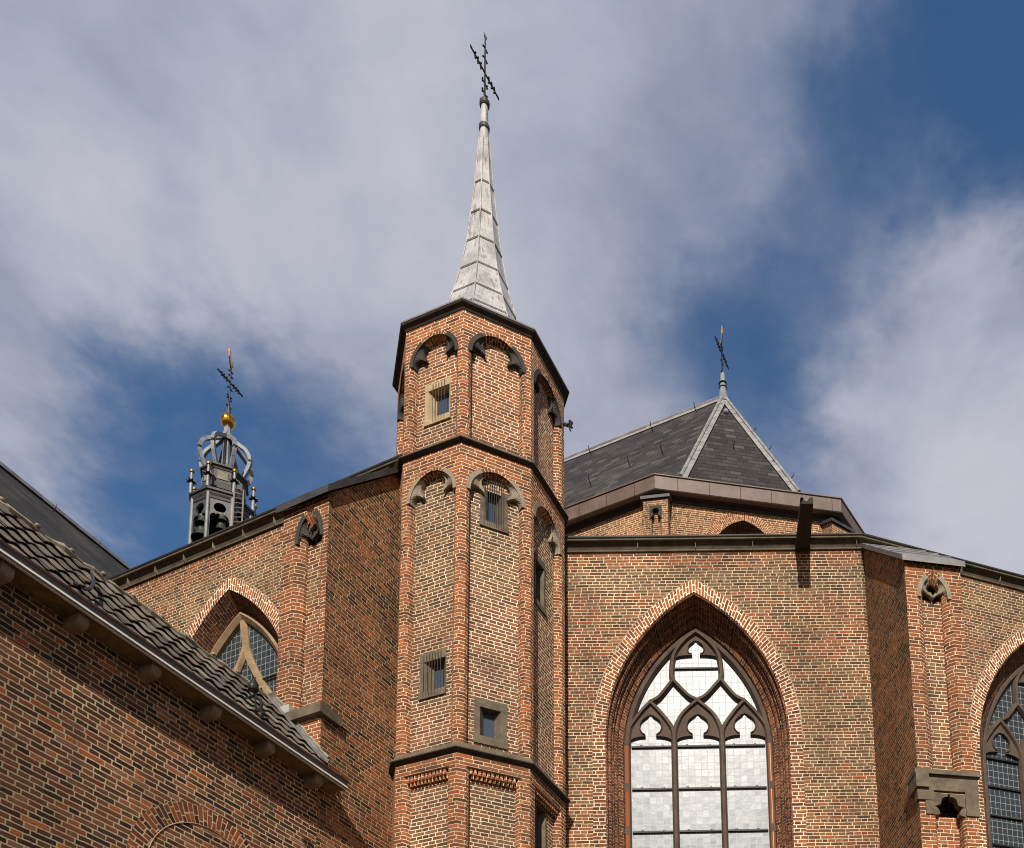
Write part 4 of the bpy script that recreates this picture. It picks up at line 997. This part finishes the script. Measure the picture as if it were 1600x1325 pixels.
# ------------------------------------------------------------------ high choir behind
hc = thing('high_choir', 'tall choir with a hipped slate roof and pale lead hips rising behind the ambulatory', 'church', (0, 25, ZG))
HV = Vector((-1.9977, 23.0, 0)); ZH = 22.82
dm = Vector((math.cos(R_(10.77)), math.sin(R_(10.77)), 0)); HR = HV+dm*5.232
dl = Vector((math.cos(R_(-20.7)), math.sin(R_(-20.7)), 0)); HL = HV-dl*24
dr = Vector((math.cos(R_(57.8)), math.sin(R_(57.8)), 0)); HE = HR+dr*9
plan = [HL, HV, HR, HE]
HA = Vector((-.0827, 26.77, 29.28))
gu_ = MB(); extr(gu_, plan, [(-.30, -.42), (-.02, -.42), (.0, -.40), (.0, -.02), (.03, .0), (.03, .03), (-.4, .03)], ZH); go_ = gu_.build('gutter_fascia', 'copper', hc)
for k in range(14):
    for (P0, d_, L_) in ((HV, dm, 5.2), (HV, -dl, 20)):
        t = .62+k*.87
        if t > L_: continue
        a = MB(); f_ = Fr(P0, 10.77 if d_ is dm else -20.7); uu = t if d_ is dm else -t
        box(a, f_, uu-.008, uu+.008, ZH-.41, ZH-.01, -.01, .006); a.build('fascia_seam', 'rust', go_)
def inset(plan, o):
    out = []
    for i, p in enumerate(plan):
        ns = []
        for a, b_ in ((i-1, i), (i, i+1)):
            if a >= 0 and b_ < len(plan): d_ = (plan[b_]-plan[a]).normalized(); ns.append(Vector((d_.y, -d_.x, 0)))
        s_ = sum(ns, Vector()); out.append(p-s_*(o/(s_.length_squared/len(ns))) if len(ns) > 1 else p-ns[0]*o)
    return out
wp = inset(plan, .30)
hw = MB(); frs = []
for i, az_ in enumerate((-20.7, 10.77, 57.8)):
    f_ = Fr(wp[i], az_); L_ = (wp[i+1]-wp[i]).length; frs.append((f_, L_))
    if i == 1:
        cu = f_.loc(1163, 830)[0]; apz_ = f_.loc(1160, 813)[1]; aH = (f_.loc(1208, 836)[0]-f_.loc(1118, 836)[0])/2*1.12
        RH = aH*1.35; zsH = apz_-math.sqrt(RH*RH-(RH-aH)**2)
        panel(hw, f_, [(0, ZG), (L_, ZG), (L_, ZH-.3), (0, ZH-.3)], [arch(cu, zsH, aH, RH, 14, 0, 14)])
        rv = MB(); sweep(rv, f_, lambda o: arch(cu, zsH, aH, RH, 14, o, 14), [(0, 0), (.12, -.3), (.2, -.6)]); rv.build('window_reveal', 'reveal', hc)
        vb = MB(); band(vb, f_, lambda o: arch(cu, zsH, aH, RH, None, o, 14), -.3, 0, .006); vb.build('arch_bricks', 'orange', hc)
        gp = MB(); panel(gp, f_, arch(cu, zsH, aH, RH, 14, .15, 14), (), -.58); gp.build('window_glass', 'glassdark', hc)
    else: panel(hw, f_, [(0, ZG), (L_, ZG), (L_, ZH-.3), (0, ZH-.3)])
hw.build('wall', 'choir', hc)
sfm = MB(); extr(sfm, wp, [(-.02, -.52), (.02, -.52), (.05, -.44), (.28, -.40)], ZH); sfm.build('soffit_moulding', 'black', hc)
# pilasters at the angles
def pilaster(fr, Wd, zt, mat_cap, niche):
    a = MB(); d_ = .9
    if niche:
        panel(a, fr, [(0, ZG), (.17, ZG), (.17, zt-.2), (Wd-.17, zt-.2), (Wd-.17, ZG), (Wd, ZG), (Wd, zt), (0, zt)])
    else: panel(a, fr, [(0, ZG), (Wd, ZG), (Wd, zt), (0, zt)])
    for u in (0, Wd):
        q = [(u, ZG, 0), (u, zt, 0), (u, zt+d_*.5, -d_), (u, ZG, -d_)]
        a.face([fr.p(*k) for k in (q[::-1] if u else q)], [(k[2]+3, k[1]) for k in (q[::-1] if u else q)])
    o = a.build('pilaster', 'choir', hc)
    if niche:
        r = MB(); sweep(r, fr, lambda o_: [(.17+o_, ZG), (.17+o_, zt-.2), (Wd-.17-o_, zt-.2), (Wd-.17-o_, ZG)], [(0, 0), (.05, -.05), (.06, -.14)]); r.build('moulded_jamb', 'choir', o)
        r = MB(); panel(r, fr, [(.15, ZG), (Wd-.15, ZG), (Wd-.15, zt-.15), (.15, zt-.15)], (), -.135); r.build('recessed_panel', 'choir', o)
        for s in (-1, 1):
            c = Wd/2; hwd = Wd/2-.17; b_ = MB(); zt2 = zt-.2
            prism(b_, fr, [(c+s*hwd, zt2), (c, zt2), (c, zt2-.08)]+[(c+s*(.0+.09*math.sin(R_(k*22))), zt2-.17+.09*math.cos(R_(k*22))) for k in range(1, 6)]+[(c+s*.05, zt2-.28), (c+s*(hwd-.05), zt2-.34), (c+s*hwd, zt2-.42)], -.12, .004); b_.build('tracery_stone', 'darkstone', o)
    c_ = MB(); e = .06
    q = [(-e, zt-.02, e), (Wd+e, zt-.02, e), (Wd+e, zt+d_*.5, -d_), (-e, zt+d_*.5, -d_)]
    lo = [fr.p(*k) for k in q]; hi = [p+Vector((0, 0, .09)) for p in lo]
    c_.face(hi); c_.face(lo[::-1])
    for i in range(4): j = (i+1) % 4; c_.face([lo[i], lo[j], hi[j], hi[i]])
    c_.build('lead_cap', mat_cap, o)
f_ = Fr((0, 0), -5); f_.P = wp[1]-f_.d*.34+f_.n*.30; f_.P.z = 0; pilaster(f_, .68, 22.10, 'leaddark', True)
f_ = Fr((0, 0), 34); f_.P = wp[2]-f_.d*.34+f_.n*.30; f_.P.z = 0; pilaster(f_, .68, 21.95, 'leaddark', False)
# slate roof with lead hips
RV = at_z(1065, 748, ZH+.12); RR2 = at_z(1247, 772, ZH+.12); RL_ = RV-dl*24; RA2 = HA-dl*24; RE = RR2+dr*8
def roof_face(mb, pts, eave_a, eave_b):
    e = (eave_b-eave_a).normalized(); nn = (pts[1]-pts[0]).cross(pts[2]-pts[0]).normalized(); s_ = nn.cross(e)
    if s_.z < 0: s_ = -s_
    mb.face(pts, [((p-eave_a).dot(e), (p-eave_a).dot(s_)) for p in pts])
a = MB(); roof_face(a, [RL_, RV, HA, RA2], RL_, RV); roof_face(a, [RV, RR2, HA], RV, RR2); roof_face(a, [RR2, RE, HA], RR2, RE)
ro = a.build('slate_roof', 'slate', hc)
def lead_strip(nm, A, B, wid, mat, par, n=10, drop=.03):
    mb = MB(); d_ = (B-A).normalized(); s_ = d_.cross(Vector((0, 0, 1))).normalized(); up = s_.cross(d_)
    for i in range(n):
        p = A.lerp(B, i/n); q = A.lerp(B, (i+1.04)/n); o0, o1 = up*.055, up*.04
        for sg in (-1, 1):
            mb.face([p+o0*1.2, q+o1*1.2, q+s_*sg*wid/2+o1*.1-up*drop, p+s_*sg*wid/2+o0*.1-up*drop])
        mb.face([p+o0*1.2, p+s_*wid/2-up*drop, p-up*.05, p-s_*wid/2-up*drop])
    tube(mb, [A+up*.07, B+up*.07], .045, 6, True, True)
    return mb.build(nm, mat, par)
lead_strip('lead_hip', RV, HA, .30, 'leadslate', ro); lead_strip('lead_hip', RR2, HA, .30, 'leadslate', ro); lead_strip('ridge_capping', RA2, HA, .28, 'leadslate', ro, 26, .2)
def hook(p, nrm, par, s=1.0):
    a = MB(); tube(a, [p, p+nrm*.12*s, p+nrm*.19*s+Vector((0, 0, .02)), p+nrm*.21*s+Vector((0, 0, .10))], .014*s, 6); a.build('roof_hook', 'iron', par)
nl = Vector((-math.sin(R_(20.7))*0-.25, -.9, .5)).normalized()
def on_roof(x, y, A, B, C):
    nn = (B-A).cross(C-A); r = ray(x, y); return r*(A.dot(nn)/r.dot(nn)), nn.normalized()
for (x, y, f3) in ((924, 760, 0), (1020, 675, 0), (1088, 645, 0), (924, 712, 0), (1036, 710, 0), (985, 730, 0), (1146, 702, 1)):
    p, nn = on_roof(x, y, *((RL_, RV, HA) if f3 == 0 else (RV, RR2, HA))); nn = nn if nn.y < 0 else -nn; hook(p, nn, ro)
a = MB(); p, nn = on_roof(1134, 646, RV, RR2, HA); nn = nn if nn.y < 0 else -nn
ball(a, p+nn*.05, .08, 8); a.build('roof_vent', 'alu', ro)
for t in (.40, .60, .88):
    p = HA.lerp(RR2, t); hook(p, Vector((.75, -.35, .4)).normalized(), ro, 1.0)
# choir finial with weathercock
zy = lambda y, D, x=1128: at_depth(x, y, D).z
fx = HA.copy(); D_ = HA.y
a = MB(); lathe(a, (HA.x, HA.y, 0), [(.22, HA.z-.25), (.13, HA.z+.1), (.095, zy(600, D_)), (.07, zy(584, D_))], 12, 0, True); fs = a.build('finial_shaft', 'leadgrey', hc)
for y in (600, 607):
    a = MB(); z = zy(y, D_); lathe(a, (HA.x, HA.y, 0), [(.10, z-.04), (.135, z), (.10, z+.04)], 12, 0, True); a.build('collar', 'iron', fs)
FC = Fr((HA.x, HA.y), 69.3); u1 = abs(FC.loc(1117, 530)[0])
iron_cross(hc, HA, zy(586, D_), zy(538, D_), zy(551, D_), min(1.2, u1/1.14), 69.3, .026, 2)
def cockerel(parent, c, az, s, mat='gold'):
    f_ = Fr((c[0], c[1]), az); z0 = c[2]
    out = [(-.10, 0), (.08, 0), (.16, .10), (.30, .22), (.34, .36), (.33, .50), (.38, .56), (.46, .58), (.38, .62), (.36, .72), (.30, .76), (.26, .68), (.22, .60), (.16, .46), (.02, .40), (-.12, .44), (-.22, .60), (-.22, .82), (-.32, .98), (-.46, .96), (-.56, .80), (-.58, .58), (-.50, .36), (-.34, .18)]
    mb = MB(); prism(mb, f_, [(u*s, z0+z*s) for u, z in out], -.035*s, .035*s)
    tube(mb, [f_.p(0, z0-.12*s), f_.p(0, z0+.03*s)], .03*s, 6)
    ob = mb.build('weathercock', mat, None, Vector(c)); ob['label'] = parent; ob['category'] = 'weathercock'; return ob
cockerel('small gilded weathercock on the thin cross above the slate choir roof', (HA.x, HA.y, zy(541, D_)), 98, .52)
# ------------------------------------------------------------------ slate roof at the far left
sl_ = thing('slate_roofed_building', 'building with a long dark slate roof at the far left behind the pantile roof', 'building', tuple(at_depth(80, 900, 24).xy)+(ZG,))
P0 = at_depth(208, 896.5, 30); zR = P0.z; dS = Vector((math.cos(R_(73.2)), math.sin(R_(73.2)), 0)); nS = Vector((dS.y, -dS.x, 0))
A = P0-dS*26; B = P0+dS*8
lo = [p+nS*9-Vector((0, 0, 11)) for p in (A, B)]
a = MB(); roof_face(a, [lo[0], lo[1], B, A], lo[0], lo[1]); roof_face(a, [A, B, B-nS*9-Vector((0, 0, 11)), A-nS*9-Vector((0, 0, 11))], A, B)
so_ = a.build('slate_roof', 'slatefar', sl_)
a = MB(); barline(a, [A+Vector((0, 0, .03)), B+Vector((0, 0, .03))], .22, .12); a.build('ridge_capping', 'leadgrey', so_)
for x, y in ((82, 800), (151, 856)):
    nn = (nS*11+Vector((0, 0, 9))).normalized(); r = ray(x, y); t = A.dot(nn)/r.dot(nn); hook(r*t, nn, so_, 1.0)
f_ = Fr((lo[0].x, lo[0].y), 73.2); a = MB(); panel(a, f_, [(0, ZG), (34, ZG), (34, lo[0].z), (0, lo[0].z)], (), -.4); a.build('wall', 'annex', sl_)
# ------------------------------------------------------------------ carillon lantern far behind
DL = 40.0
lc = at_depth(348.5, 797, DL); LX, LY = lc.x, lc.y
LZ = lambda y, x=352: at_depth(x, y, DL).z
lan = thing('carillon_lantern', 'open octagonal carillon lantern with a lead crown and gilded ball far behind the aisle roof', 'lantern tower', (LX, LY, LZ(960)))
LC = Vector((LX, LY, 0)); LPH = 2.0
def LV(k, R): a = R_(LPH+k*45); return LC+Vector((R*math.sin(a), -R*math.cos(a), 0))
REV = 1.55; zE = LZ(800); z0 = LZ(905)
RPOST = 1.27
lfr = []
for k in range(8):
    p = LV(k, RPOST); f_ = Fr(p, LPH+22.5+45*k); lfr.append(f_)
LLn = 2*RPOST*math.sin(R_(22.5))
a = MB()
for f_ in lfr:
    c = LLn/2; zt = zE-.38
    hole = [(.13, z0+.3), (.13, zt-.95)]+[(.13+.11+.11*math.cos(R_(180-k*30)), zt-.95+.2*math.sin(R_(180-k*30))) for k in range(1, 5)]+[(c-.10, zt-.62)]+[(c+.215*math.sin(R_(-150+k*25)), zt-.40-.0+.215*(-math.cos(R_(-150+k*25)))*-1) for k in range(0, 13)]
    L_ = [q for q in hole if q[0] <= c+.001]
    L_ = [(.10, z0+.3), (.10, zt-1.0)]+[(.26-.16*math.cos(R_(k*25)), zt-1.0+.25*math.sin(R_(k*25))) for k in range(1, 6)]+[(c-.10, zt-.68)]+[(c-.25*math.sin(R_(t)), zt-.42-.25*math.cos(R_(t))) for t in (35, 60, 85, 110, 135, 160)]
    full = L_+[(2*c-u, z) for u, z in L_[::-1]]
    panel(a, f_, [(0, z0), (LLn, z0), (LLn, zE), (0, zE)], [full])
    sweep(a, f_, lambda o: full, [(0, 0), (0, -.12)])
lw = a.build('arcade', 'leadmid', lan)
for k in range(8):
    a = MB(); p = LV(k, RPOST+.01); tube(a, [p+Vector((0, 0, z0)), p+Vector((0, 0, zE-.05))], .08, 8); a.build('post', 'leadslope', lan)
a = MB(); pl = [LV(k, RPOST) for k in range(8)]
e_ = .15
extr(a, pl, [(0, -.40), (.03, -.40), (.05, -.30), (.03, -.27), (.08, -.18), (.10, -.1), (.16, -.07), (.17, .03), (.14, .06), (-.22, .30), (-.36, .62)], zE, True); a.build('eaves_cornice', 'leaddark', lan)
zD0, zD1 = zE+.5, LZ(752)
a = MB(); lathe(a, LC, [(1.05, zD0-.1), (.95, zD0+.3), (.92, zD1-.12)], 8, R_(LPH)); dr_ = a.build('drum', 'leaddark', lan)
a = MB(); pd = [LV(k, .92) for k in range(8)]
extr(a, pd, [(0, -.2), (.03, -.18), (.06, -.1), (.13, -.06), (.14, .02), (.1, .05), (-.5, .1)], zD1, True); a.build('drum_cornice', 'leaddark', lan)
for k in range(8):
    f_ = Fr(LV(k, .93), LPH+22.5+45*k); l8 = 2*.93*math.sin(R_(22.5)); a = MB()
    box(a, f_, .14, l8-.14, zD0+.42, zD1-.32, -.05, .045); a.build('drum_panel', 'wood' if k in (0, 7) else 'leadgrey', dr_)
    # pinnacle
    p = LV(k, 1.38); zb = zE+.02; hh = 1.12
    a = MB(); lathe(a, p, [(.085, zb), (.07, zb+.5), (.055, zb+hh)], 10, 0, True); pn = a.build('pinnacle', 'leadgrey', lan)
    a = MB()
    for r0 in range(8):
        an = r0*math.pi/4; d_ = Vector((math.cos(an), math.sin(an), 0)); s_ = Vector((-d_.y, d_.x, 0)); q = p+Vector((0, 0, zb+.66))
        for zz in (.05, -.05):
            F_ = [q+s_*.09+Vector((0, 0, zz)), q-s_*.09+Vector((0, 0, zz)), q+d_*.24+Vector((0, 0, zz*.3))]; a.face(F_)
        a.face([q+s_*.09+Vector((0, 0, -.05)), q+d_*.24+Vector((0, 0, -.015)), q+d_*.24+Vector((0, 0, .015)), q+s_*.09+Vector((0, 0, .05))]); a.face([q-s_*.09+Vector((0, 0, -.05)), q+d_*.24+Vector((0, 0, -.015)), q+d_*.24+Vector((0, 0, .015)), q-s_*.09+Vector((0, 0, .05))])
    a.build('star_collar', 'iron', pn)
    a = MB(); lathe(a, p, [(.02, zb+hh-.02), (.10, zb+hh+.02), (.115, zb+hh+.09), (.06, zb+hh+.16), (.015, zb+hh+.24), (.0, zb+hh+.26)], 12, 0, True); a.build('gilt_knob', 'gold', pn)
    # crown rib
    zt = LZ(669); ys = [(752, .74), (742, .92), (731, 1.08), (720, 1.14), (711, 1.06), (704, .90), (698, .66), (693, .46), (689, .30), (684, .17), (677, .07), (667, .02)]
    an = R_(LPH+k*45+(22.5 if False else 0)); pts = [LC+Vector((r*math.sin(an), -r*math.cos(an), LZ(y))) for y, r in ys]
    P2 = []
    for j in range(3): P2.append([])
    pc = [bez(*[(p_.x, p_.y) for p_ in pts], n=3), bez(*[(p_.z, 0) for p_ in pts], n=3)]
    a = MB(); barline(a, [Vector((q[0], q[1], z[0])) for q, z in zip(*pc)], .15, .16); rb_ = a.build('crown_rib', 'leadgrey', lan)
    for j in range(2, 28, 3):
        a = MB(); q, z = pc[0][j], pc[1][j]; c = Vector((q[0], q[1], z[0])); out = Vector((math.sin(an), -math.cos(an), 0))
        ball(a, c+out*.085, .022, 6); a.build('stud', 'iron', rb_)
a = MB(); lathe(a, LC, [(.21, zD1), (.17, LZ(700)), (.10, LZ(680)), (.07, LZ(667))], 8, .2); a.build('centre_post', 'leadgrey', lan)
a = MB(); zb = LZ(658.5, 358); ball(a, LC+Vector((0, 0, zb)), .33, 18, 1.05); a.build('gilded_ball', 'gold', lan)
a = MB(); lathe(a, LC, [(.12, zb+.3), (.10, zb+.42), (.075, zb+.8), (.05, zb+.82)], 10, 0, True); a.build('finial_shaft', 'leaddark', lan)
FC = Fr((LX, LY), 72); uL = abs(FC.loc(342, 578)[0]); uR2 = abs(FC.loc(381, 621)[0])
iron_cross(lan, LC, zb+.7, LZ(574, 363), LZ(598, 361), min(2.2, (uL+uR2)/2/1.14), 72, .045, 4)
cockerel('gilded weathercock on the cross above the golden ball of the carillon lantern', (LX, LY, LZ(576, 364)), 106, .80)
# bells
def bell(c, s, lab):
    t_ = thing('bell', lab, 'bell', tuple(c), 'carillon bells in the lantern')
    a = MB(); lathe(a, c, [(.0, .62*s), (.20*s, .60*s), (.26*s, .52*s), (.28*s, .35*s), (.33*s, .18*s), (.44*s, .04*s), (.48*s, .0), (.44*s, .0), (.3*s, .2*s), (.22*s, .5*s), (0, .54*s)], 18, 0, True); a.build('bell_body', 'bronze', t_)
    a = MB(); tube(a, [Vector(c)+Vector((0, 0, .5*s)), Vector(c)+Vector((0, 0, .05*s))], .03*s, 6); ball(a, Vector(c)+Vector((0, 0, .02*s)), .07*s, 8); a.build('clapper', 'iron', t_)
    a = MB(); box(a, Fr((c[0]-.2*s, c[1]), 0), 0, .4*s, c[2]+.6*s, c[2]+.74*s, -.05, .05); a.build('yoke', 'wood', t_)
for x, y, s, d_, lab in ((317, 822, .86, -.95, 'green bronze bell hanging in the left arch, upper of its pair'), (315.5, 844, 1.1, -1.0, 'green bronze bell hanging in the left arch, lower and larger of its pair'),
                         (348, 818, .72, -.95, 'small green bell hanging in the right arch, upper of its pair'), (346, 834, .9, -.95, 'green bell hanging low in the right arch against the cornice')):
    p = at_depth(x, y, DL+d_); bell(p, s*.86, lab)
for y in (811, 826.5):
    for k in (7, 0):
        p0, p1 = LV(k, 1.02), LV(k+1, 1.02); z = LZ(y); a = MB(); barline(a, [p0+Vector((0, 0, z)), p1+Vector((0, 0, z))], .07, .09); a.build('bell_beam', 'wood', lan)
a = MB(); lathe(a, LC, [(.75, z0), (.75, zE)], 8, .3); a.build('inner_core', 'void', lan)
a = MB(); lathe(a, LC, [(1.6, LZ(960)), (1.6, z0+.05), (0, z0+.06)], 8, R_(LPH)); a.build('base', 'leaddark', lan)
# ladder
q0, q1 = at_depth(363, 824, DL-1.55), at_depth(366.5, 762, DL-1.15); r0, r1 = at_depth(378, 822, DL-1.5), at_depth(380.8, 766, DL-1.1)
ld = thing('ladder', 'thin grey ladder fixed up the side of the carillon lantern', 'ladder', tuple(q0))
for A, B in ((q0, q1), (r0, r1)): a = MB(); tube(a, [A-(B-A)*.3, B], .035, 6); a.build('rail', 'wood', ld)
for i in range(9): a = MB(); t = i/8; tube(a, [q0.lerp(q1, t), r0.lerp(r1, t)], .022, 5); a.build('rung', 'wood', ld)
# ------------------------------------------------------------------ bracket on the turret's right edge
P = TV(4, RW); z = at_depth(880, 662, P.y).z; P = P+Vector((-.04, 0, z))
br = thing('wall_bracket', 'small metal bracket with a dark clamp sticking out of the turret beside the choir roof', 'bracket', tuple(P))
Q = at_depth(888.5, 664.5, P.y-.1)
a = MB(); tube(a, [P, Q], .035, 8); a.build('arm', 'leaddark', br)
a = MB(); E_ = at_depth(891, 667.5, P.y-.12); tube(a, [at_depth(890, 658, P.y-.1), at_depth(892.5, 661, P.y-.1), at_depth(891, 666, P.y-.1), at_depth(894, 668.5, P.y-.1)], [.03, .038, .025, .02], 8); a.build('clamp', 'iron', br)
a = MB(); tube(a, [Q, at_depth(890.5, 671, P.y-.1), at_depth(892, 673.5, P.y-.1)], .014, 6); a.build('hook', 'iron', br)
